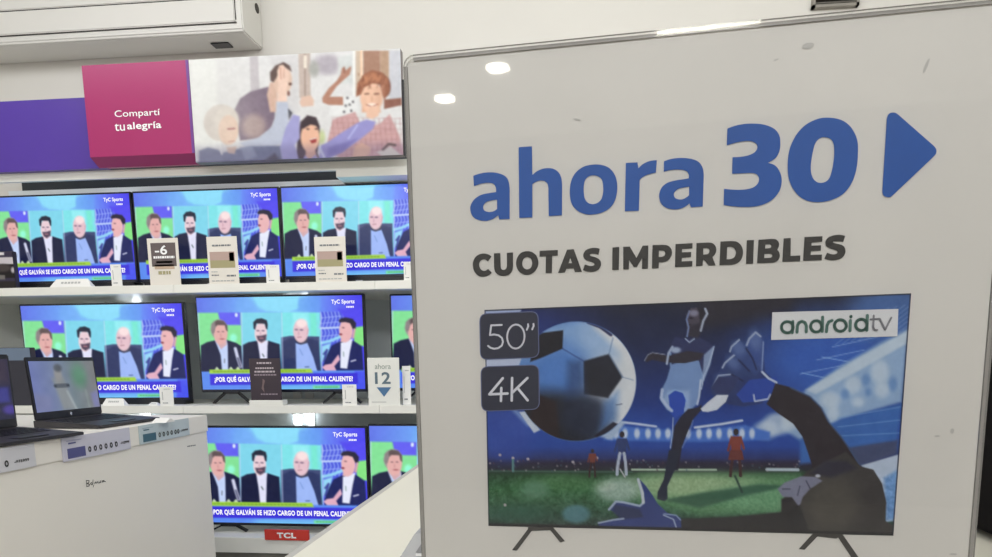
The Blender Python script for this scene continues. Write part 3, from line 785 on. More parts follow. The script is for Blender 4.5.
# printed carton at the left end of the top shelf
x0, z1 = WP(-22, 252, 3.12); x1, _ = WP(16.5, 288, 3.12)
ct = empty('printed_carton', ((x0 + x1) / 2, 3.12, S1)); w, h = x1 - x0, z1 - S1
tag(ct, 'dark printed carton at the left end of the top shelf', 'box')
cb = box('carton', -w / 2, w / 2, 0, .025, 0, h, mat('dark_carton', (50, 46, 62), .5), ct, .002)
V = rect_grid(-w / 2 + .002, w / 2 - .002, .003, h - .003, 40, 44, -.0006); Vw = V + np.array([(x0 + x1) / 2, 3.12, S1])
X, Y = proj(Vw); p = Pic(X, Y); p.fill((58, 52, 74))
p.poly([(-30, 258), (13, 257), (15, 264), (-30, 265)], (206, 200, 206), 1); p.poly([(-30, 252.3), (4, 252), (4, 255), (-30, 256)], (220, 216, 220), 1)
p.poly([(-30, 264.5), (18, 264), (18, 278), (-30, 278)], (28, 24, 26), 1.5); p.ell(3, 268, 8, 4, (70, 62, 62), 3); p.ell(13, 270, 2, 3, (190, 184, 190), 2)
p.poly([(-30, 275), (5, 275), (5, 279.5), (-30, 280)], (120, 116, 112), 1.5); p.poly([(-30, 282), (20, 281), (20, 290), (-30, 290)], (40, 36, 36), 2)
link('picture', grid_mesh('carton_picture', V, p.C), PRINT, cb)
# dark carton on the middle shelf behind the laptops
x0, z1 = WP(-26, 348, 3.125); x1, _ = WP(36, 405, 3.125)
dc = empty('dark_carton', ((x0 + x1) / 2, 3.125, S2)); w, h = x1 - x0, z1 - S2
tag(dc, 'dark carton with a grey-blue top band on the middle shelf behind the laptops', 'box')
cb = box('carton', -w / 2, w / 2, 0, .035, 0, h, mat('charcoal_carton', (48, 48, 60), .45), dc, .002)
bm = bmesh.new(); add_box(bm, -w / 2 + .001, w / 2 - .001, -.001, 0, h * .78, h - .002); done('band', bm, mat('grey_blue_band', (112, 128, 150), .5), cb)

# ================================================================ wall air conditioner
ax1, az0 = WP(263, 49.9, WY - .002)
ac = empty('air_conditioner', (ax1 - .80, WY, az0))
tag(ac, 'white wall air conditioner at the top left above the header sign', 'air conditioner')
L = .80; AD = .22
prof = [(0, 0), (-AD + .016, -.003), (-AD + .003, .006), (-AD, .02), (-AD - .004, .10), (-AD + .0, .16), (-AD + .03, .27), (-AD + .06, .31), (0, .32)]
bm = bmesh.new(); add_prism(bm, prof, -L, L, 'x', 0, .006); done('body', bm, ACW, ac, smooth=False)
zl0 = WP(112, 29.6, WY - AD)[1] - az0; zl1 = WP(100, 5.8, WY - AD)[1] - az0
bm = bmesh.new(); add_box(bm, -L + .02, L - .035, -AD - .0105, -AD + .01, zl0, zl1 - .004, 0, .004); done('air_flap', bm, ACW, ac)
bm = bmesh.new()
add_box(bm, -L + .02, L - .03, -AD - .0065, -AD + .012, zl0 - .0045, zl0); add_box(bm, -L + .02, L - .02, -AD - .0065, -AD + .012, zl1 - .004, zl1 + .001)
add_box(bm, L - .035, L - .031, -AD - .0065, -AD + .012, zl0 + .01, zl1 + .06)
done('groove', bm, GROOVE, ac)
bm = bmesh.new(); add_box(bm, -L + .02, L - .02, -AD - .008, -AD + .02, zl1 + .001, .19, 0, .004); done('front_panel', bm, ACW, ac)
X0, Y0 = ZP(222, 45.2, az0 - .004); bx = X0 - (ax1 - .80)
bm = bmesh.new(); add_box(bm, bx - .045, bx + .045, Y0 - WY - .028, Y0 - WY + .028, -.0075, -.003); done('receiver_window', bm, BLACK, ac)
bm = bmesh.new(); add_cyl(bm, (L + .0005, -.05, .17), .022, .004, 'x', 20); done('pipe_knockout', bm, GROOVE, ac)

# wall vent
vx0, vz0 = WP(812, 8.5, WY - .02); vx1, _ = WP(858.5, 6, WY - .02)
vent = empty('wall_vent', ((vx0 + vx1) / 2, WY, vz0)); vw = vx1 - vx0
tag(vent, 'small grey louvred wall vent at the top edge above the poster stand', 'vent')
VG = mat('vent_grey', (150, 145, 136), .5)
bm = bmesh.new()
for x in (-vw / 2, vw / 2 - .012): add_box(bm, x, x + .012, -.03, 0, 0, .22)
for z in (0, .208): add_box(bm, -vw / 2, vw / 2, -.03, 0, z, z + .012)
done('frame', bm, VG, vent)
bm = bmesh.new(); add_box(bm, -vw / 2 + .01, vw / 2 - .01, -.006, 0, .01, .21); done('backing', bm, GROOVE, vent)
for k in range(10):
    bm = bmesh.new(); z = .016 + k * .0195
    add_prism(bm, [(-.028, z), (-.026, z), (-.008, z + .013), (-.010, z + .013)], -vw / 2 + .012, vw / 2 - .012, 'x'); done('slat', bm, VG, vent)

# ================================================================ left counter with laptops
LX, LY0, LY1, LZ = -1.335, .9, 2.503, 1.022
lc = empty('display_counter', (LX - .45, (LY0 + LY1) / 2, 0))
tag(lc, 'white laptop display counter at the left with price strips on its edge', 'counter')
lo = (LX - .45, (LY0 + LY1) / 2, 0)
hy = (LY1 - LY0) / 2
box('countertop', -.45, .45, -hy, hy, .962, LZ, CSIDE, lc, .002)
box('front_panel', .40, .446, -hy + .004, hy - .003, 0, .9615, CSIDE, lc, .001)
box('end_panel', -.445, .3995, hy - .04, hy - .003, 0, .9615, CSIDE, lc, .001)
box('end_panel', -.445, .3995, -hy + .003, -hy + .04, 0, .9615, CSIDE, lc, .001)
box('back_panel', -.447, -.43, -hy + .05, hy - .05, 0, .9615, CSIDE, lc, .001)
INK = mat('pen_ink', (60, 58, 60), .7)
def xs(pts, w):
    return ([(XP(a, b, LX - .004)[0] - lo[1], XP(a, b, LX - .004)[1]) for a, b in pts], w)
me = strokes_mesh([xs(q, .0022) for q in ([(86, 480.5), (86.5, 486.5)], [(86, 480.5), (89, 480.8), (88.5, 483), (86.5, 483.3), (89.5, 484.5), (88.8, 486), (86.5, 486.5)],
    [(91.5, 482.5), (90.3, 483.5), (91, 485), (92.6, 483.5), (92.8, 479.8), (92.6, 485)], [(93.6, 485.3), (93, 487)],
    [(94.5, 484), (95, 481.8), (96, 483.4), (97, 481.4), (98, 483.2)], [(98.8, 481.2), (98.8, 483), (100, 482.6), (100.6, 480.6), (100.8, 482.6)], [(103.5, 480.4), (102, 481), (102.4, 482.2), (104, 481), (105.4, 481.8)])])
for v in me.vertices: v.co = Vector((.0465, v.co.x, v.co.z)) if False else Vector((.4466, v.co.x, v.co.z))
link('pen_note', me, INK, lc)
me = strokes_mesh([xs([(187.5 + k * 1.7, 446.4 - k * .25), (188.3 + k * 1.7, 446.2 - k * .25)], .004) for k in range(5)])
for v in me.vertices: v.co = Vector((.4466, v.co.x, v.co.z))
link('small_lettering', me, GREYT, lc)

def price_strip(ya, yb, z0, z1, label, tint, pics, price, dots):
    e = empty('price_strip', (LX, (ya + yb) / 2, z0)); h = z1 - z0; w = yb - ya
    bm = bmesh.new(); add_box(bm, .0006, .0035, -w / 2, w / 2, 0, h, 0, .0008); f = done('strip', bm, mat('strip_' + tint[0], tint[1], .3), e)
    def rect(nm, u0, u1, v0, v1, m, x=.0042):
        bm = bmesh.new(); add_box(bm, .0034, x, -w / 2 + u0 * w, -w / 2 + u1 * w, v0 * h, v1 * h); done(nm, bm, m, f)
    if pics:
        rect('picture', .06, .30, .10, .52, mat('strip_pic_' + tint[0], pics, .4))
        rect('small_lettering', .08, .18, .70, .76, mat('strip_text_' + tint[0], pics, .5))
        rect('small_lettering', .06, .26, .82, .85, mat('strip_line_' + tint[0], tuple(int((a + 255) / 2) for a in pics), .5))
    ST = []
    for u in dots:
        c = (-w / 2 + u * w, h * .34); ST.append(([(c[0] + .0062 * math.cos(t) * .75, c[1] + .0062 * math.sin(t)) for t in np.linspace(0, 2 * math.pi, 12)], .0036))
    if ST:
        me = strokes_mesh(ST)
        for v in me.vertices: v.co = Vector((.0044, v.co.x, v.co.z))
        link('digits', me, INK, f)
    me = text_mesh(price[0], -w / 2 + price[1] * w, -w / 2 + price[2] * w, h * .27, h * .41, 0, .04)
    for v in me.vertices: v.co = Vector((.0044, v.co.x, v.co.z))
    link('price', me, INK, f)
    return tag(e, label, 'price strip', 'price strips along the counter edge')
price_strip(1.40, 1.638, .9625, 1.0205, 'price strip at the photo left edge below the nearer laptop', ('grey', (212, 212, 218)), None, ('-$75999', .70, .90), (.60,))
price_strip(1.734, 2.028, .9575, 1.0215, 'longer price strip with a purple picture in the middle of the counter edge', ('lilac', (208, 206, 220)), (84, 84, 140), ('-$129999', .83, .97), (.36, .44, .52, .60, .68, .76))
price_strip(2.075, 2.368, .9625, 1.0215, 'price strip with a pale teal tint nearest the counter far corner', ('teal', (196, 208, 212)), (60, 100, 116), ('-$99999', .80, .96), (.37, .45, .53, .61, .69, .75))

LAPB = mat('laptop_black', (30, 30, 38), .4)
LAPK = mat('laptop_deck', (44, 42, 46), .45)
def laptop(x, y, th, lean, w, dep, sh, thk, label, paint):
    e = empty('laptop', (x, y, LZ), 0)
    e.matrix_world = Matrix.Translation((x, y, LZ)) @ Matrix.Rotation(th, 4, 'Z')
    # local: x along the hinge, -y towards the user
    bm = bmesh.new(); add_prism(bm, [(0.012, 0.002), (0.012, thk), (-.004, thk), (-dep, thk * .45), (-dep, .002)], 0, w, 'x', 0, .0015); base = done('base', bm, LAPK, e)
    bm = bmesh.new()
    for r in range(5):
        for c in range(14):
            u0 = .02 + c * (w - .04) / 14; v = -.03 - r * .018
            zz = thk + (thk * .45 - thk) * (-v / dep)
            add_box(bm, u0, u0 + (w - .04) / 14 * .82, v - .013, v, zz, zz + .0012)
    done('keyboard', bm, LAPB, base)
    vp = -dep + .05; zz = thk + (thk * .45 - thk) * ((dep - .05) / dep)
    bm = bmesh.new(); add_box(bm, w * .34, w * .66, vp - .03, vp + .03, zz - .001, zz + .0005); done('touchpad', bm, BLACK, base)
    R = Matrix.Translation((0, .002, thk - .001)) @ Matrix.Rotation(-lean, 4, 'X')
    bm = bmesh.new(); add_box(bm, 0, w, 0, .007, 0, sh + .003, 0, .003); lid = done('lid', bm, LAPB, e); lid.matrix_local = R
    bz = .009; ch = .024
    V = rect_grid(bz, w - bz, ch, sh - bz, 60, 44, -.0008)
    p = Pic((V[..., 0] - bz) / (w - 2 * bz) * 100, (sh - bz - V[..., 2]) / (sh - bz - ch) * 64)
    paint(p)
    link('display', grid_mesh('laptop_display', V, p.C), SCREENM, lid)
    bm = bmesh.new(); add_cyl(bm, (w * .5, -.0006, ch * .5), .005, .0012, 'y', 20); done('badge', bm, CHROME, lid)
    return tag(e, label, 'laptop', 'laptops on the display counter')
def paint_reflections(p):  # blurred room reflections painted into the display colours
    p.fill((104, 118, 150)); p.hgrad_mix([(0, (110, 120, 172)), (30, (112, 124, 158)), (60, (112, 126, 134)), (100, (124, 124, 126))])
    p.ell(73, 20, 11, 15, (92, 136, 112), 16); p.poly([(30, 22), (48, 22), (60, 64), (40, 64)], (132, 138, 142), 8)
    p.ell(40, 18, 6, 10, (140, 140, 140), 6); p.ell(41, 9, 6, 5, (84, 88, 96), 5)
    p.line([(33, 32), (53, 32)], 4.5, (58, 64, 74), 2); p.line([(36, 32), (50, 32)], 1.4, (120, 126, 134), 1.5)
    p.poly([(0, 40), (25, 45), (22, 64), (0, 64)], (116, 122, 160), 10); p.line([(50, 40), (60, 64)], 3, (150, 160, 164), 4); p.line([(80, 40), (82, 64)], 3, (130, 140, 140), 4)
    p.poly([(88, 45), (100, 40), (100, 64), (90, 64)], (124, 126, 168), 8); p.noise(5, 9, 3)
def paint2(p):
    p.fill((42, 42, 66)); p.poly([(0, 0), (100, 0), (100, 26), (0, 26)], (58, 50, 66), 12); p.poly([(80, 30), (97, 30), (97, 46), (80, 46)], (58, 58, 128), 5)
    p.ell(96, 54, 8, 5, (72, 60, 140), 5); p.noise(4, 9, 4)
laptop(-1.5908, 1.9766, 1.5418, .0717, .2974, .2063, .1863, .0239, 'black laptop with a lit grey display, farther along the counter', paint_reflections)
laptop(-1.5245, 1.5114, 1.5194, .0167, .2974, .1971, .1932, .0229, 'nearer black laptop cut off by the left photo edge', paint2)
# loose white cards on the counter top
for (px, py, w, d, lab) in ((149, 417.5, .05, .07, 'white folded card lying on the counter beside the laptop front edge'), (169, 419.6, .05, .06, 'white card lying on the counter near its far corner')):
    x, y = ZP(px, py, LZ + .008)
    e = empty('loose_card', (x - .02, y, LZ)); bm = bmesh.new()
    add_prism(bm, [(-d / 2, 0), (d / 2, 0), (0, .013)], -w / 2, w / 2, 'x'); done('folded_card', bm, PW, e); tag(e, lab, 'card')

# ================================================================ right counter
RZ = .95
rc = empty('sales_counter', (.45, 1.2, 0))
tag(rc, 'cream topped white counter carrying the poster stand', 'counter')
box('countertop', -.835, 1.0, -1.05, 1.1, RZ - .03, RZ, CTOP, rc, .002)
box('edge_trim', -.858, -.8355, -1.05, 1.1, RZ - .034, RZ - .008, mat('trim_grey', (196, 192, 184), .4), rc, .002)
box('body', -.80, .96, -1.0, 1.05, .08, RZ - .0305, CSIDE, rc, .002)
box('plinth', -.76, .92, -.96, 1.0, 0, .0795, GREYP, rc)
# black appliance at the right edge
ap = empty('black_appliance', (.86, .98, RZ))
tag(ap, 'black box-shaped appliance on the counter at the far right edge, behind the poster stand', 'appliance')
box('housing', -.26, .26, -.33, .33, .012, .42, mat('black_housing', (12, 9, 10), .75, spec=.1), ap, .008)
bm = bmesh.new()
for sx in (-.2, .2):
    for sy in (-.27, .27): add_cyl(bm, (sx, sy, .006), .018, .012)
done('feet', bm, BLACK, ap)
box('front_window', -.2, .1, -.334, -.33, .06, .36, mat('smoked_glass', (24, 22, 26), .08), ap)
box('control_panel', .12, .24, -.334, -.33, .06, .36, BLACK, ap)
# grey device stand by the poster stand's left foot
gx, gy = ZP(408, 585, RZ)
gs = empty('device_stand', (gx, gy + .02, RZ), 0)
tag(gs, 'grey plastic wedge stand on the counter at the left foot of the poster stand', 'stand')
xt, zt = WP(414.5, 533.0, gy)
xl, zl = WP(392.0, 570.0, gy)
bm = bmesh.new(); o = gx
add_prism(bm, [(xl - o - .018, 0), (xl - o + .075, 0), (xl - o + .075, zt - RZ), (xt - o + .006, zt - RZ + .0006), (xt - o, zt - RZ - .001), (xl - o, zl - RZ)], -.02, .02, 'y', 0, .0015); done('wedge', bm, GREYP, gs)
xa, za = WP(416, 552, gy); xb, zb = WP(423, 541, gy)
bm = bmesh.new(); add_prism(bm, [(xa - o, za - RZ), (xb - o + .03, za - RZ), (xb - o + .03, zb - RZ + .004), (xb - o, zb - RZ)], -.0215, -.02, 'y'); done('recess', bm, mat('dark_grey_plastic', (122, 122, 126), .5), gs)
bm = bmesh.new(); add_prism(bm, [(xa - o, za - RZ - .0045), (xb - o + .03, za - RZ - .0045), (xb - o + .03, za - RZ - .001), (xa - o, za - RZ - .001)], -.022, -.02, 'y'); done('ledge', bm, mat('light_grey_plastic', (206, 206, 208), .5), gs)

# ================================================================ acrylic poster stand
U = np.array([0.9973, -0.0721, 0.0135]); U /= np.linalg.norm(U)
Vv = np.array([-0.0130, 0.0075, 0.9999]); Vv -= U * (U @ Vv); Vv /= np.linalg.norm(Vv)
NA = np.cross(Vv, U)                              # away from the camera
if NA[1] < 0: NA = -NA
x_, z_ = WP(405, 57, .41)
P0 = np.array([x_, .41, z_])
PWD, PHT = .2995, (P0[2] - RZ) / Vv[2]
def S(px, py, off=0.0):
    d = ray(px, py); q = P0 + NA * off; t = ((q - E3) @ NA) / (d @ NA); r = E3 + d * t - P0
    return float(r @ U), float(r @ Vv)
base = P0 + U * PWD / 2 - Vv * PHT
st = empty('poster_stand')
mw = Matrix.Identity(4)
for i in range(3):
    mw[i][0] = U[i]; mw[i][1] = NA[i]; mw[i][2] = Vv[i]; mw[i][3] = base[i]
st.matrix_world = mw
tag(st, 'large clear acrylic stand holding a white poster with big blue lettering on the counter', 'sign')
def L2(q): return (q[0] - PWD / 2, q[1] + PHT)    # sheet coordinates -> local x, z
PT = .0028                                        # paper front lies this far behind the sheet's face
hw = PWD / 2
def rsheet(name, y0, y1, m, ins=0.0, r=.006):
    x0, x1, z0, z1 = -hw - .0012 + ins, hw - ins, .004 + ins, PHT - ins + .0008
    pr = []
    for cx, cz, a0 in ((x1 - r, z1 - r, 0), (x0 + r, z1 - r, 90), (x0 + r, z0 + r, 180), (x1 - r, z0 + r, 270)):
        for k in range(7):
            t = math.radians(a0 + k * 15); pr.append((cx + r * math.cos(t), cz + r * math.sin(t)))
    bm = bmesh.new(); add_prism(bm, pr, y0, y1, 'y'); return done(name, bm, m, st), pr
rsheet('front_sheet', 0, .0018, ACR)
rsheet('back_sheet', .0038, .0056, ACR)
# polished rim of the acrylic
bm = bmesh.new()
for (a, b, c, d) in ((-hw - .0012, -hw + .0004, .004, PHT - .004), (hw - .0016, hw, .004, PHT - .004)):
    add_box(bm, a, b, .0019, .0037, c, d)
add_box(bm, -hw + .004, hw - .004, .0019, .0037, PHT - .0016, PHT)
done('rim', bm, ACR_EDGE, st)
box('foot', -hw, hw, -.03, .05, .0002, .0035, ACR_EDGE, st, .001)
bm = bmesh.new()
pz0, pz1, px0, px1 = .008, PHT - .0016, -hw + .0006, hw - .0019
add_box(bm, px0, px1, PT, PT + .0005, pz0, pz1)
POST = mat('poster_paper', (226, 222, 214), .55, noise=.035, nscale=14)
poster = done('poster', bm, POST, st)
# faint scuffs on the sheet
SCUFF = mat('scuff', (196, 193, 187), .7)
bm = bmesh.new()
def blob(px, py, rx, ry, rot=0.0):
    c = S(px, py, PT); n = 14
    a = S(px + 1, py, PT); k = a[0] - c[0]
    vs = []
    for t in np.linspace(0, 2 * math.pi, n + 1)[:-1]:
        u, v = rx * math.cos(t), ry * math.sin(t)
        q = L2((c[0] + k * (u * math.cos(rot) - v * math.sin(rot)), c[1] + k * (u * math.sin(rot) + v * math.cos(rot))))
        vs.append(bm.verts.new((q[0], PT - .0003, q[1])))
    bm.faces.new(vs)
for q in ((577, 119.5, 4, .7, -.3), (776, 60, 3, .8, .3), (808, 46, 6, 3, .1), (926, 66, 1.6, 8, -.35), (937, 436, 3, 1, 0), (952, 431, 2, 3, 0), (953, 554, 4, 1, 0)): blob(*q)
done('scuffs', bm, SCUFF, poster)

BLUE = mat('blue_ink', (24, 88, 172), .5, noise=.12, nscale=18)
DARK = mat('dark_ink', (50, 47, 42), .5)
def glyphs(name, items, m, dy=.0004, n=6):
    loops = []
    for tile, s, outline in items:
        for lp in outline:
            loops.append([L2(S(*q[:2], PT)) for q in cat_rom(sc(tile, lp, s), n)])
    return link(name, loops_mesh(loops, PT - dy), m, poster)
k = 1
A1 = [[(52,222,k),(100,207),(150,201),(200,205),(245,222),(268,250),(276,290),(277,330,k),(277,490,k),(213,492,k),(206,467,k),(175,488),(140,500),(105,500),(70,490),(45,468),(34,435),(36,405),(55,372),(85,348),(120,335),(160,328),(193,323,k),(192,300),(183,278),(165,268),(140,266),(110,269),(80,278),(56,287,k)],
      [(199,370,k),(165,375),(135,384),(118,400),(113,420),(122,438),(140,445),(160,446),(180,441),(199,428,k)]]
H1 = [[(54,46,k),(136,40,k),(139,217,k),(165,196),(200,180),(235,175),(270,180),(300,200),(318,235),(323,280,k),(322,467,k),(240,472,k),(238,300,k),(232,272),(215,256),(190,252),(165,258),(139,273,k),(139,480,k),(58,483,k)]]
O1 = [[(205,153),(150,165),(105,195),(75,240),(62,295),(62,350),(75,400),(110,440),(160,460),(205,462),(260,450),(310,420),(340,375),(353,320),(353,265),(338,215),(305,175),(260,156)],
      [(208,220),(175,228),(155,252),(147,290),(148,330),(155,365),(172,388),(200,398),(232,390),(255,368),(266,330),(267,290),(260,250),(240,228)]]
R1 = [[(36,143,k),(108,139,k),(114,177,k),(135,155),(165,138),(195,129),(228,126,k),(222,203,k),(190,210),(160,220),(138,232),(122,246,k),(117,439,k),(30,442,k)]]
A2 = [[(272,133,k),(310,120),(355,113),(405,113),(455,122),(490,140),(512,175),(518,215,k),(512,413,k),(438,417,k),(430,394,k),(400,415),(365,428),(325,430),(285,420),(255,395),(243,360),(245,325),(262,290),(295,265),(340,252),(385,245),(425,238,k),(425,215),(412,195),(385,186),(350,184),(310,188),(270,198,k)],
      [(427,290,k),(395,295),(365,302),(342,318),(333,338),(340,358),(360,368),(385,368),(408,358),(427,343,k)]]
N3 = [[(62,95,k),(105,80),(155,71),(205,70),(255,77),(300,97),(325,130),(330,170),(325,210),(305,245),(268,268,k),(305,283),(328,315),(337,355),(330,400),(305,440),(265,470),(210,488),(150,492),(95,489),(43,482,k),(45,400,k),(90,404),(140,404),(185,396),(212,378),(222,355),(218,335),(200,322),(170,320),(130,322),(86,324,k),(88,240,k),(130,238),(170,230),(200,215),(213,195),(210,175),(190,161),(160,158),(115,164),(59,180,k)]]
N0 = [[(240,68),(185,80),(130,110),(85,160),(55,220),(42,280),(40,340),(48,400),(75,455),(115,495),(165,513),(220,515),(275,503),(330,475),(370,430),(395,375),(408,315),(412,250),(410,195),(392,145),(358,102),(310,76)],
      [(228,172),(200,185),(182,215),(170,265),(163,315),(164,360),(178,395),(205,413),(235,410),(258,392),(272,355),(282,305),(286,250),(282,205),(265,180)]]
TR = [[(158,57,k),(355,230,k),(368,250),(366,272),(352,290,k),(128,502,k),(110,515),(85,512),(70,498),(67,478,k),(92,78,k),(100,55),(118,44),(140,45)]]
T_a, T_h, T_o, T_r, T_3, T_0, T_t = (465,140),(510,140),(560,140),(620,140),(715,110),(780,105),(870,105)
glyphs('headline', [(T_a,6.1875,A1),(T_h,6.1875,H1),(T_o,6.1875,O1),(T_r,6.189,R1),(T_r,6.189,A2),(T_3,5.0625,N3),(T_0,5.3,N0)], BLUE)['label'] = 'large blue lettering'
glyphs('arrow', [(T_t,5.573,TR)], BLUE)['label'] = 'blue triangle pointing right'
CU = [
 ((465,240),9.92,[[(265,165,k),(240,147),(205,136),(170,136),(130,150),(98,180),(80,225),(80,265),(92,310),(120,345),(160,365),(200,363),(240,348),(268,325,k),(230,288,k),(210,303),(185,306),(160,292),(145,265),(143,235),(155,208),(180,193),(205,196),(228,215,k)]]),
 ((465,240),9.92,[[(288,133,k),(352,131,k),(355,260,k),(360,285),(382,298),(408,285),(417,255,k),(416,128,k),(478,124,k),(478,260,k),(468,310),(435,345),(385,357),(335,348),(300,315),(289,265,k)]]),
 ((465,240),9.92,[[(610,112),(555,130),(520,175),(507,230),(518,285),(550,325),(600,347),(655,340),(700,305),(727,250),(727,205),(708,155),(665,120)],[(615,170),(585,185),(570,220),(572,255),(590,282),(618,292),(648,280),(664,250),(665,212),(650,182)]]),
 ((465,240),9.92,[[(740,108,k),(922,100,k),(922,155,k),(866,158,k),(862,328,k),(800,331,k),(803,163,k),(740,166,k)]]),
 ((555,240),9.92,[[(120,97,k),(187,92,k),(268,316,k),(198,320,k),(185,283,k),(113,287,k),(98,324,k),(30,328,k)],[(152,180,k),(134,232,k),(170,230,k)]]),
 ((555,240),9.92,[[(445,88,k),(400,79),(350,83),(305,103),(282,140),(285,175),(310,200),(350,215),(385,230),(390,245),(375,257),(345,258),(310,248),(297,243,k),(278,300,k),(320,315),(375,317),(425,300),(453,260),(455,220),(435,190),(400,172),(360,160),(345,148),(360,138),(395,138),(432,148,k)]]),
 ((555,240),9.92,[[(570,75,k),(638,70,k),(633,297,k),(567,300,k)]]),
 ((555,240),9.92,[[(677,68,k),(742,66,k),(808,178,k),(870,57,k),(926,55,k),(922,285,k),(862,288,k),(864,180,k),(812,268,k),(783,270,k),(735,200,k),(733,292,k),(677,294,k)]]),
 ((645,230),9.92,[[(75,150,k),(180,148,k),(225,155),(258,185),(267,225),(255,270),(225,305),(180,320),(138,322,k),(135,380,k),(68,382,k)],[(138,205,k),(165,203,k),(190,210),(199,232),(192,255),(168,267,k),(137,268,k)]]),
 ((645,230),9.92,[[(302,140,k),(472,132,k),(470,182,k),(367,190,k),(366,222,k),(458,219,k),(456,270,k),(366,277,k),(364,312,k),(470,308,k),(468,362,k),(297,370,k)]]),
 ((645,230),9.92,[[(510,130,k),(620,125,k),(665,130),(698,160),(706,200),(695,240),(668,270,k),(700,352,k),(632,354,k),(585,298,k),(575,298,k),(570,356,k),(505,360,k)],[(578,182,k),(610,180,k),(632,188),(638,210),(628,235),(605,243,k),(577,244,k)]]),
 ((645,230),9.92,[[(748,115,k),(860,110,k),(910,118),(950,150),(970,200),(968,255),(945,305),(905,335),(850,347,k),(738,350,k)],[(815,170,k),(850,168,k),(880,178),(898,210),(897,245),(880,275),(845,290,k),(810,292,k)]]),
 ((745,225),9.018,[[(15,138,k),(80,136,k),(72,348,k),(8,352,k)]]),
 ((745,225),9.018,[[(120,134,k),(240,126,k),(280,132),(303,158),(305,190),(290,222,k),(308,250),(312,285),(298,318),(265,338),(230,342,k),(108,346,k)],[(183,178,k),(220,175,k),(234,182),(234,202),(220,210,k),(180,213,k)],[(175,262,k),(225,259,k),(243,268),(241,288),(222,297,k),(172,299,k)]]),
 ((745,225),9.018,[[(347,122,k),(412,118,k),(410,280,k),(498,275,k),(495,328,k),(335,333,k)]]),
 ((745,225),9.018,[[(535,110,k),(697,102,k),(695,152,k),(600,160,k),(598,187,k),(684,183,k),(682,232,k),(594,238,k),(590,271,k),(692,267,k),(690,318,k),(522,325,k)]]),
 ((745,225),9.018,[[(902,100,k),(860,90),(810,92),(755,110),(725,145),(727,185),(755,208),(800,222),(830,238),(830,255),(805,266),(770,262),(738,250,k),(713,305,k),(760,318),(815,318),(870,300),(902,255),(900,210),(875,183),(835,172),(795,160),(795,150),(825,148),(860,150),(882,156,k)]]),
]
glyphs('subtitle', CU, DARK)['label'] = 'black capital lettering'

# the television pictured on the poster
q = [S(484.5, 310, PT), S(911, 293.3, PT), S(893.2, 535.6, PT), S(488.5, 525.8, PT)]
NX, NZ = 436, 236
a = np.linspace(0, 1, NX)[None, :, None]; b = np.linspace(0, 1, NZ)[:, None, None]
Q = [np.array(L2(c)) for c in q]
UVg = (Q[0] * (1 - a) + Q[1] * a) * (1 - b) + (Q[3] * (1 - a) + Q[2] * a) * b
V = np.zeros((NZ, NX, 3)); V[..., 0] = UVg[..., 0]; V[..., 1] = PT - .0003; V[..., 2] = UVg[..., 1]
Wd = base + V[..., :1] * U + V[..., 1:2] * NA + V[..., 2:] * Vv
X, Y = proj(Wd); p = Pic(X, Y)
p.vgrad([(292, (36, 36, 48)), (318, (24, 32, 66)), (360, (24, 40, 90)), (400, (28, 56, 130)), (428, (36, 76, 168)), (446, (38, 76, 164)), (458, (44, 56, 116)), (463, (46, 40, 66)), (470, (44, 48, 56)), (474, (40, 74, 50)), (490, (60, 112, 70)), (512, (50, 92, 70)), (526, (40, 62, 56)), (536, (40, 40, 42))])
p.ell(520, 330, 60, 26, (40, 62, 150), 50, .7); p.ell(505, 430, 30, 30, (58, 84, 172), 30, .8)
p.ell(830, 360, 78, 44, (52, 98, 188), 60); p.ell(890, 312, 40, 30, (84, 124, 190), 30, .8)
p.poly([(700, 292), (800, 292), (790, 312), (700, 330)], (44, 38, 48), 20, .8)
p.poly([(484, 310.5), (522, 309), (520, 312.5), (484, 314)], (176, 190, 226), 1.5); p.poly([(485, 359), (541, 357), (542, 367), (485, 367)], (196, 206, 230), 2)
# stadium rig lines, beam and stands
for i in range(11):
    x0 = 835 + i * 8
    p.line([(x0, 345 - i * 1.6), (x0 + 46, 309 - i * 1.4)], .9, (130, 164, 214), 1.2, .55)
for yy in (0, 14, 27): p.line([(800 + yy * 1.2, 374 - yy), (850 + yy, 364 - yy)], 1.0, (150, 180, 226), 1.2, .7)
p.line([(822, 357), (850, 362)], 1.0, (150, 190, 236), 1.2, .8); p.line([(802, 373), (826, 378)], 1.0, (150, 190, 236), 1.2, .8)
p.poly([(908, 329), (880, 343), (840, 366), (806, 390), (790, 404), (780, 428), (800, 440), (840, 420), (902, 402)], (150, 178, 212), 6)
p.poly([(909, 330), (860, 357), (806, 390), (816, 394), (860, 370), (906, 344)], (196, 212, 226), 4)
for (x, y, rx, ry) in ((853, 385, 8, 9), (880, 372, 9, 12), (882, 390, 7, 8), (858, 402, 6, 5), (830, 400, 10, 8), (833, 413, 6, 8), (778, 424, 15, 11), (766, 430, 12, 9), (794, 418, 12, 10)):
    p.ell(x, y, rx, ry, (204, 218, 230), 8, .8)
for (x, y, rx, ry) in ((866, 380, 4, 6), (893, 384, 4, 7), (845, 394, 4, 5), (868, 392, 3, 4)): p.ell(x, y, rx, ry, (98, 140, 196), 5, .7)
p.poly([(800, 440), (840, 420), (902, 404), (896, 450), (862, 465), (840, 462), (820, 462), (800, 464)], (58, 108, 184), 6)
for i in range(3): p.line([(838, 418 + i * 9), (900, 407 + i * 13)], 1.2, (120, 166, 218), 1.6, .6)
p.poly([(846, 448), (898, 440), (897, 454), (862, 465), (850, 462)], (70, 80, 116), 5)
p.poly([(898.5, 454.5), (861, 465.5), (872, 475), (885, 500), (886, 522), (896, 520)], (190, 204, 224), 2); p.poly([(884, 478), (897.5, 470), (896, 520), (886, 520)], (112, 156, 210), 6)
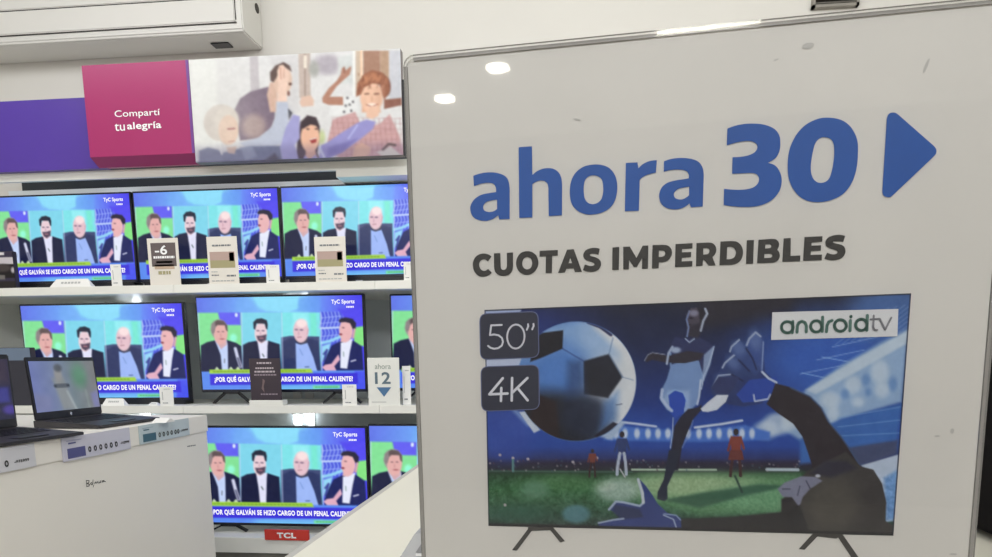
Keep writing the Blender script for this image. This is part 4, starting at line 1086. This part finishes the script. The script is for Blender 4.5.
# ring of lights
p.line([(600, 420), (634, 423.5), (656, 426.5)], 2.2, (208, 218, 236), 2); p.line([(695, 427.5), (722, 424), (742, 420.5)], 2.2, (214, 224, 238), 2)
p.poly([(608, 424), (640, 428), (690, 431), (745, 425), (770, 432), (770, 440), (700, 442), (640, 441), (604, 440)], (74, 120, 206), 4)
for x in (608, 616, 625, 637, 648, 658, 668, 688, 699, 709, 719, 730, 742, 752):
    p.ell(x, 433.5, 2.8, 5.0, (206, 220, 238), 3)
p.poly([(600, 420), (626, 422), (612, 440), (598, 436)], (176, 196, 222), 4)
p.line([(497, 392.5), (528, 424)], 4, (150, 180, 224), 5, .7); p.poly([(519, 412), (528, 411), (540, 430), (534, 433)], (206, 216, 230), 2)
# pitch
fm = np.clip((Y - 472) / 6, 0, 1)
p.noise(16, 4, 21, fm); p.noise(12, 1.8, 22, fm)
p.poly([(640, 475), (800, 474), (800, 512), (700, 516), (640, 500)], (104, 154, 108), 14, .8); p.ell(690, 486, 66, 12, (166, 192, 150), 16, .9); p.ell(756, 498, 48, 12, (120, 172, 132), 14, .7); p.ell(618, 490, 22, 12, (172, 194, 184), 12, .85); p.ell(606, 486, 10, 5, (196, 210, 200), 6, .7); p.ell(560, 482, 40, 8, (84, 134, 84), 10, .7)
p.noise(14, 1.6, 23, fm)
p.ell(535, 490, 14, 9, (112, 156, 130), 9, .7); p.ell(576, 514, 14, 9, (92, 140, 152), 5, .85); p.ell(520, 514, 30, 9, (46, 96, 78), 12, .7)
p.line([(632, 469.6), (716, 469.8)], 1.8, (190, 212, 190), 1.4); p.line([(767, 469.5), (798, 469.8)], 3, (190, 206, 216), 1.2); p.line([(488, 471), (632, 472)], 1.5, (72, 104, 90), 2)
p.poly([(664, 500), (700, 493), (760, 484), (790, 486), (740, 497), (700, 508)], (46, 88, 70), 5, .8)
rr = random.Random(4)
for i in range(90): p.ell(rr.uniform(488, 800), rr.uniform(460, 471), .9, 1.0, rr.choice([(150, 140, 150), (90, 60, 80), (180, 170, 176), (70, 90, 110)]), 1, .6)
for (x, y) in ((500, 455), (513, 458), (528, 459), (573, 462), (505, 505), (597, 458)): p.ell(x, y, 1.4, 1.4, (190, 180, 186), 1.2)
p.line([(513, 460), (513, 471)], 2.2, (92, 140, 140), 1.5)
# distant players
def player(x, y, h, top, leg):
    p.ell(x, y, h * .06, h * .075, (52, 42, 46), 1); p.poly([(x - h * .12, y + h * .09), (x + h * .12, y + h * .09), (x + h * .1, y + h * .45), (x - h * .1, y + h * .45)], top, 1.2)
    p.line([(x - h * .05, y + h * .45), (x - h * .1, y + h * .72), (x - h * .12, y + h * .95)], h * .07, leg, 1); p.line([(x + h * .05, y + h * .45), (x + h * .09, y + h * .72), (x + h * .1, y + h * .95)], h * .07, leg, 1)
    p.line([(x - h * .1, y + h * .12), (x - h * .17, y + h * .4)], h * .05, top, 1); p.line([(x + h * .1, y + h * .12), (x + h * .17, y + h * .36)], h * .05, top, 1)
player(622, 434.5, 42, (46, 62, 112), (186, 196, 214)); player(736, 432, 46, (134, 62, 52), (70, 40, 44)); player(592.5, 451, 27, (128, 66, 56), (60, 36, 40))
p.poly([(730, 450), (742, 450), (744, 460), (728, 460)], (110, 52, 48), 1.5); p.line([(620, 469), (625, 477)], 1.4, (190, 190, 196), 1)
p.line([(735, 476), (742, 492)], 2, (38, 64, 58), 2)
# ball
bx, by, br = 576.5, 381.5, 59.5
p.ell(bx, by, br, br + .5, (96, 140, 206), 1.4)
def inball(fn):
    C0 = p.C.copy(); fn(); r = np.hypot(X - bx, Y - by); mk = np.clip((br - r) / 1.2 + .5, 0, 1)[..., None]; p.C = C0 * (1 - mk) + p.C * mk
def ballpaint():
    p.ell(612, 372, 40, 66, (214, 220, 226), 26); p.ell(570, 342, 60, 22, (150, 184, 226), 24, .8); p.ell(560, 372, 30, 28, (84, 132, 204), 30, .9)
    p.line([(600, 325), (626, 350), (634, 382), (626, 415), (606, 434)], 12, (224, 227, 230), 10)
    p.ell(548, 428, 52, 36, (28, 30, 40), 24); p.ell(585, 416, 26, 22, (30, 40, 66), 20, .9); p.poly([(536, 394), (556, 402), (560, 440), (526, 430)], (44, 30, 34), 6)
    p.poly([(604, 402), (618, 392), (616, 420), (600, 430)], (88, 134, 198), 12, .7)
    p.poly([(536, 335), (540.6, 333), (563.3, 330.2), (562.6, 348.7), (540.6, 358.2), (530, 362)], (32, 30, 40), 1.6)
    p.poly([(583.5, 361), (609, 354), (622.6, 377), (608, 398), (584, 394)], (34, 36, 50), 3.0)
    p.poly([(582, 360), (568, 362), (566, 400), (586, 394)], (38, 60, 104), 12, .6)
    p.line([(562.6, 348.7), (583.5, 361)], 1.2, (60, 90, 150), 1.5); p.line([(609, 354), (613, 338)], 1.0, (120, 146, 186), 1.3); p.line([(622, 377), (633, 380)], 1.0, (150, 170, 196), 1.3)
    p.line([(588, 322.5), (600, 327), (611, 335)], 3.0, (52, 56, 96), 1.5); p.line([(609, 354), (622.6, 377)], 1.4, (120, 140, 170), 1.5, .8)
    p.line([(616, 405), (622, 404)], 1, (90, 100, 130), 1)
    p.poly([(594, 436), (613, 422), (618, 424), (600, 440)], (34, 32, 50), 2)
inball(ballpaint)
# kicking player
a, s = (620, 300), 6.19; b2 = (620, 380); c7, s7 = (560, 450), 5.51; d8 = (730, 450); e6 = (760, 380)
p.poly(sc(a, [(300, 320), (310, 420), (290, 490), (255, 560), (250, 620), (290, 680), (330, 700), (430, 690), (480, 640), (500, 555), (545, 380), (480, 370)], s), (122, 152, 200), 2); p.poly(sc(a, [(300, 560), (430, 560), (430, 690), (330, 700), (260, 620)], s), (168, 190, 222), 6, .7)
p.poly(sc(a, [(318, 270), (340, 228), (412, 240), (480, 225), (550, 262), (580, 285), (560, 360), (520, 480), (480, 350), (320, 400)], s), (42, 50, 96), 1.5)
p.ell(*sc(a, [(345, 310)], s)[0], 5, 3, (170, 186, 214), 3)
p.poly(sc(a, [(520, 340), (585, 280), (560, 400), (520, 500), (500, 520), (515, 420)], s), (164, 186, 218), 2, .8)
p.poly(sc(a, [(152, 375), (175, 335), (205, 325), (300, 345), (420, 315), (520, 330), (500, 370), (400, 392), (290, 388), (200, 370), (165, 385)], s), (50, 44, 58), 1.3)
p.line(sc(a, [(152, 375), (172, 340), (200, 326), (280, 338)], s), .9, (150, 156, 176), 1.1)
p.line(sc(a, [(290, 395), (300, 330), (325, 290)], s), 2.2, (176, 190, 216), 1.6)
p.poly(sc(a, [(412, 160), (410, 90), (440, 50), (480, 45), (520, 70), (525, 130), (500, 190), (480, 230), (420, 220)], s), (78, 70, 86), 1.4); p.poly(sc(a, [(425, 165), (470, 150), (520, 130), (485, 235), (418, 225)], s), (46, 42, 58), 5); p.ell(*sc(a, [(440, 112)], s)[0], 2.2, .9, (36, 32, 48), 1.6); p.ell(*sc(a, [(430, 152)], s)[0], 1.6, .7, (44, 36, 48), 1.4); p.poly(sc(a, [(478, 45), (522, 60), (524, 130), (500, 150)], s), (36, 32, 44), 3)
p.line(sc(a, [(430, 70), (412, 120), (425, 170), (415, 225)], s), 1.6, (120, 140, 186), 1.4); p.ell(*sc(a, [(458, 82)], s)[0], 4.5, 3, (136, 134, 156), 3)
p.line(sc(a, [(528, 55), (540, 85), (515, 130), (500, 190)], s), 2.2, (176, 186, 206), 1.6); p.line(sc(a, [(405, 240), (430, 262), (460, 240)], s), 1.2, (170, 186, 214), 1.2)
p.line(sc(a, [(582, 290), (550, 400), (520, 470), (505, 550)], s), 1.0, (190, 206, 230), 1.2)
p.poly(sc(b2, [(300, 95), (340, 65), (390, 80), (410, 130), (395, 200), (340, 240), (310, 200)], s), (38, 76, 180), 1.6)
p.line(sc(b2, [(262, 60), (255, 110), (290, 160), (320, 190)], s), 3.0, (186, 202, 228), 2); p.line(sc(b2, [(295, 85), (340, 60), (390, 75), (412, 120), (400, 190)], s), 1.0, (150, 184, 228), 1.2)
p.poly(sc(b2, [(505, 150), (480, 170), (420, 180), (370, 235), (335, 290), (318, 420), (292, 560), (360, 560), (385, 410), (420, 320), (455, 240), (505, 185)], s), (38, 36, 54), 1.4)
p.line(sc(b2, [(330, 235), (325, 330), (312, 420)], s), 1.0, (170, 186, 214), 1.2); p.line(sc(b2, [(452, 250), (430, 330), (385, 420)], s), 1.0, (130, 150, 200), 1.2, .8)
p.line(sc(b2, [(500, 0), (490, 100), (478, 150)], s), 2.0, (196, 208, 228), 1.6)
p.poly(sc(c7, [(600, 0), (664, 0), (642, 90), (592, 200), (592, 268), (575, 282), (535, 270), (538, 230), (572, 160)], s7), (36, 42, 62), 1.4)
# goalkeeper's raised glove and sleeve
GL = (52, 74, 132)
p.poly([(711, 393), (717, 377), (722, 365), (730, 356), (737, 344), (746, 350), (754, 333), (763, 342), (765, 372), (777, 382), (772, 396), (742, 402), (716, 397)], (44, 62, 118), 1.5)
p.poly(sc(a, [(560, 560), (600, 470), (690, 460), (900, 470), (975, 510), (940, 580), (880, 640), (760, 660), (640, 640), (580, 600)], s), (40, 58, 112), 1.6)
p.poly(sc(a, [(782, 260), (838, 198), (885, 250), (893, 330), (885, 450), (840, 420), (800, 320)], s), (58, 82, 146), 1.3)
p.poly(sc(a, [(678, 305), (735, 243), (790, 300), (870, 430), (830, 490), (740, 400)], s), GL, 1.3)
p.poly(sc(a, [(632, 415), (705, 338), (760, 380), (850, 480), (800, 550), (700, 470)], s), (46, 66, 120), 1.3)
p.poly(sc(a, [(565, 540), (610, 465), (690, 458), (770, 500), (800, 600), (600, 600)], s), (44, 60, 112), 1.3)
RIM = (172, 186, 212)
for (gx_, gy_, ra, rb, ro) in ((838, 250, 6, 11, -.2), (735, 300, 8, 6, .8), (700, 390, 8, 5, .8), (640, 500, 8, 5, .5)):
    p.ell(*sc(a, [(gx_, gy_)], s)[0], ra, rb, (96, 118, 172), 8, .75, ro)
p.poly(sc(a, [(760, 470), (880, 450), (930, 560), (820, 640), (720, 600)], s), (36, 54, 112), 10, .7)
p.line(sc(a, [(784, 280), (800, 240), (840, 200), (870, 225)], s), 1.8, RIM, 2); p.line(sc(a, [(680, 320), (690, 290), (738, 246)], s), 1.6, RIM, 1.4)
p.line(sc(a, [(634, 420), (650, 390), (706, 342)], s), 1.6, RIM, 1.4); p.line(sc(a, [(568, 545), (610, 468), (688, 460)], s), 1.4, RIM, 1.4)
p.line(sc(a, [(780, 300), (820, 360), (845, 430)], s), 1.4, (24, 36, 78), 2); p.line(sc(a, [(735, 372), (800, 440)], s), 1.4, (24, 36, 78), 2); p.line(sc(a, [(690, 460), (760, 500)], s), 1.4, (24, 36, 78), 2); p.line(sc(a, [(888, 260), (884, 330), (878, 430)], s), 1.2, (140, 160, 205), 1.6)
p.poly(sc(b2, [(560, 50), (610, -20), (740, -20), (700, 60), (660, 95), (600, 85)], s), (46, 56, 104), 1.4)
p.poly(sc(b2, [(500, 178), (540, 140), (600, 92), (672, 92), (655, 135), (600, 185), (545, 198), (510, 195)], s), (216, 222, 232), 1.3)
p.poly(sc(b2, [(720, 90), (800, 0), (975, -20), (960, 40), (920, 130), (830, 135), (760, 140)], s), (38, 72, 166), 2)
p.line(sc(a, [(880, 445), (920, 485), (968, 510)], s), 2.2, (200, 212, 230), 1.5); p.line(sc(b2, [(828, 92), (834, 132), (916, 118), (930, 90)], s), 1.5, (200, 210, 228), 1.3)
SL = (46, 38, 46)
p.poly(sc(e6, [(95, 20), (190, 45), (310, 100), (380, 170), (420, 255), (500, 345), (560, 430), (625, 530), (640, 560), (660, 620), (330, 620), (325, 540), (300, 460), (262, 350), (205, 270), (110, 205), (40, 148), (70, 90)], s), SL, 1.4)
p.line(sc(e6, [(190, 48), (310, 102), (380, 172), (430, 265), (500, 348), (560, 435), (620, 530)], s), 1.3, (70, 96, 140), 2.2)
p.poly(sc(d8, [(290, 620), (290, 270), (420, 120), (640, 10), (720, 90), (790, 108), (838, 185), (862, 290), (855, 390), (900, 420), (900, 560)], s7), (64, 60, 60), 1.6)
p.ell(*sc(d8, [(560, 300)], s7)[0], 26, 28, (84, 80, 74), 26)
p.poly(sc(d8, [(440, 130), (520, 60), (640, 60), (700, 100), (560, 150)], s7), (48, 46, 62), 6)
p.poly(sc(d8, [(262, 215), (300, 180), (390, 145), (470, 148), (510, 170), (440, 215), (400, 260), (380, 320), (340, 260), (290, 258)], s7), (132, 134, 156), 2)
for q in ([(290, 215), (330, 215)], [(385, 200), (372, 250)], [(420, 170), (440, 210)]): p.line(sc(d8, q, s7), 1.2, (74, 74, 96), 1.4)
p.ell(*sc(d8, [(484, 143)], s7)[0], 2.5, 1.6, (196, 200, 212), 1.5)
p.poly(sc(d8, [(282, 270), (340, 262), (385, 320), (420, 420), (420, 560), (282, 560)], s7), (50, 46, 50), 2.5)
p.poly([(680, 519), (730, 517), (782, 512), (800, 505), (812, 540), (680, 540)], (44, 42, 46), 3)
# glove on the ground
p.poly(sc(c7, [(212, 404), (285, 385), (350, 368), (270, 326), (310, 281), (360, 290), (440, 312), (466, 285), (428, 158), (442, 165), (475, 200), (510, 250), (540, 298), (590, 345), (665, 372), (670, 450), (212, 420)], s7), (50, 66, 128), 1.5)
p.poly(sc(c7, [(300, 300), (440, 325), (460, 370), (340, 385), (290, 340)], s7), (44, 54, 94), 3)
p.line(sc(c7, [(270, 328), (308, 284), (350, 288), (440, 308), (462, 288), (448, 225), (430, 160)], s7), 2.2, RIM, 1.5); p.line(sc(c7, [(432, 165), (455, 235), (458, 290)], s7), 2.6, (206, 214, 222), 1.5)
p.line(sc(c7, [(212, 402), (290, 386), (350, 378)], s7), 1.6, RIM, 1.4); p.line(sc(c7, [(570, 358), (625, 382), (640, 425)], s7), 1.3, RIM, 1.3); p.line(sc(c7, [(575, 352), (640, 360), (664, 385)], s7), 1.2, (150, 170, 205), 1.3)
p.noise(3, 2.0, 31); p.noise(4, 9, 32)
# thin frame of the pictured set
h_, w_ = X.shape
ii = np.arange(h_)[:, None] * np.ones((1, w_)); jj = np.ones((h_, 1)) * np.arange(w_)[None]
p.put(np.clip((ii - (h_ - 5)) / 1.5, 0, 1), (36, 35, 38)); p.put(np.clip(1.8 - ii, 0, 1) * .8, (44, 42, 46)); p.put(np.clip(1.8 - jj, 0, 1) * .7, (30, 34, 56)); p.put(np.clip(jj - (w_ - 2.8), 0, 1) * .8, (36, 38, 56))
link('television_picture', grid_mesh('football_picture', V, p.C), GLOSSP, poster)['label'] = 'printed television showing a football match'
# feet of the pictured set
def pstroke(name, strokes, m, dy=.0004):
    k_ = S(601, 400, PT)[0] - S(600, 400, PT)[0]
    return link(name, strokes_mesh([([L2(S(*c, PT)) for c in pts], w * k_) for pts, w in strokes], PT - dy), m, poster)
FT = mat('foot_ink', (58, 55, 52), .5)
def quad(name, qs, m, dy=.0004):
    bm = bmesh.new()
    for q in qs: bm.faces.new([bm.verts.new((L2(S(*c, PT))[0], PT - dy, L2(S(*c, PT))[1])) for c in q])
    return done(name, bm, m, poster)
quad('pictured_feet', [[(528, 529), (532, 530.5), (517, 550.5), (512, 550)], [(528, 527), (553, 527), (554, 530), (528, 531)], [(549, 528.5), (553.5, 527.5), (565, 541), (560.5, 542.5)],
                       [(812, 534), (818.5, 535), (804.5, 549.6), (798.5, 549)], [(812, 533), (844, 534), (836, 538.5), (814, 536)], [(837, 536), (843, 535), (859, 558), (853, 560)]], FT)
# spec badges
BADGE = mat('badge_ink', (40, 42, 62), .5); BRIM = mat('badge_rim', (104, 112, 152), .5)
def rr_px(q, r, n=6):
    TL, TR_, BR, BL = [np.array(c, float) for c in q]; out = []
    cs = [TL, TR_, BR, BL]
    for i in range(4):
        c, pv, nx = cs[i], cs[i - 1], cs[(i + 1) % 4]
        a0 = c + (pv - c) / np.linalg.norm(pv - c) * r; a1 = c + (nx - c) / np.linalg.norm(nx - c) * r
        for t in np.linspace(0, 1, n): out.append(tuple((1 - t) ** 2 * a0 + 2 * t * (1 - t) * c + t * t * a1))
    return out
for nm, q in (('size_badge', [(479.4, 313.6), (538.6, 311.0), (539.6, 357.6), (480.2, 360.0)]), ('resolution_badge', [(480.6, 366.4), (539.4, 364.4), (540.0, 409.4), (481.4, 411.6)])):
    c = np.mean(np.array(q), 0)
    link(nm, loops_mesh([[L2(S(*k_, PT)) for k_ in rr_px(q, 8)]], PT - .0006), BRIM, poster)
    q2 = [tuple(c + (np.array(k_) - c) * np.array([.968, .962])) for k_ in q]
    link(nm + '_face', loops_mesh([[L2(S(*k_, PT)) for k_ in rr_px(q2, 7)]], PT - .0008), BADGE, poster)
tb = (470, 300); sb = 4.8375
def cir(cx, cy, rx, ry, n=28, rot=0.0, a0=0, a1=2 * math.pi):
    return [(cx + rx * math.cos(t) * math.cos(rot) - ry * math.sin(t) * math.sin(rot), cy + rx * math.cos(t) * math.sin(rot) + ry * math.sin(t) * math.cos(rot)) for t in np.linspace(a0, a1, n)]
five = sc(tb, [(155, 121), (104, 123), (98, 170)], sb); bowl = sc(tb, [(98, 170), (118, 167), (140, 171), (156, 184), (161, 203), (155, 221), (138, 233), (118, 236), (100, 231), (89, 222)], sb)
WIN = mat('badge_white_ink', (232, 232, 238), .5)
pstroke('size_lettering', [(five, 1.9), (bowl, 1.9), (sc(tb, cir(223, 177, 42, 58, rot=.04), sb), 1.9), (sc(tb, [(282, 118), (283, 128), (276, 144)], sb), 1.9), (sc(tb, [(308, 116), (309, 126), (302, 142)], sb), 1.9)], WIN, .0010)
pstroke('resolution_lettering', [(sc(tb, [(160, 378), (95, 456), (183, 452)], sb), 2.6), (sc(tb, [(153, 425), (151, 488)], sb), 2.6), (sc(tb, [(205, 377), (203, 486)], sb), 2.6), (sc(tb, [(279, 377), (207, 447)], sb), 2.6), (sc(tb, [(230, 424), (280, 485)], sb), 2.6)], WIN, .0010)
# white logo plate on the picture
ta = (765, 305); sa = 7.086
quad('logo_plate', [sc(ta, [(50, 52), (942, 28), (935, 222), (42, 248)], sa)], mat('logo_plate_paper', (226, 226, 226), .5), .0006)
GI = mat('logo_green_ink', (88, 124, 112), .5); GI2 = mat('logo_grey_ink', (134, 134, 138), .5)
arch = lambda x0, y0, x1, y1, top: [(x0, y1), (x0, top + 30), (x0 + 8, top + 12), (x0 + 28, top), ((x0 + x1) / 2 + 8, top), (x1 - 12, top + 12), (x1, top + 34), (x1, y0)]
pstroke('logo_lettering', [(sc(ta, cir(155, 158, 41, 40), sa), 2.7), (sc(ta, [(194, 117), (191, 196)], sa), 2.7),
    (sc(ta, [(224, 193), (226, 150), (236, 127), (258, 116), (280, 125), (290, 148), (289, 191)], sa), 2.7),
    (sc(ta, cir(360, 152, 40, 40), sa), 2.7), (sc(ta, [(405, 86), (402, 188)], sa), 2.7),
    (sc(ta, [(432, 190), (436, 145), (448, 120), (472, 110)], sa), 2.7), (sc(ta, cir(530, 146, 42, 41), sa), 2.7),
    (sc(ta, [(601, 110), (598, 184)], sa), 2.7), (sc(ta, [(605, 82), (605, 84)], sa), 2.9), (sc(ta, cir(678, 141, 40, 40), sa), 2.7), (sc(ta, [(721, 74), (717, 180)], sa), 2.7)], GI, .0010)
pstroke('logo_lettering', [(sc(ta, [(766, 76), (762, 160), (772, 178), (790, 178)], sa), 1.8), (sc(ta, [(744, 103), (800, 99)], sa), 1.8), (sc(ta, [(808, 99), (846, 176), (890, 91)], sa), 1.8)], GI2, .0010)
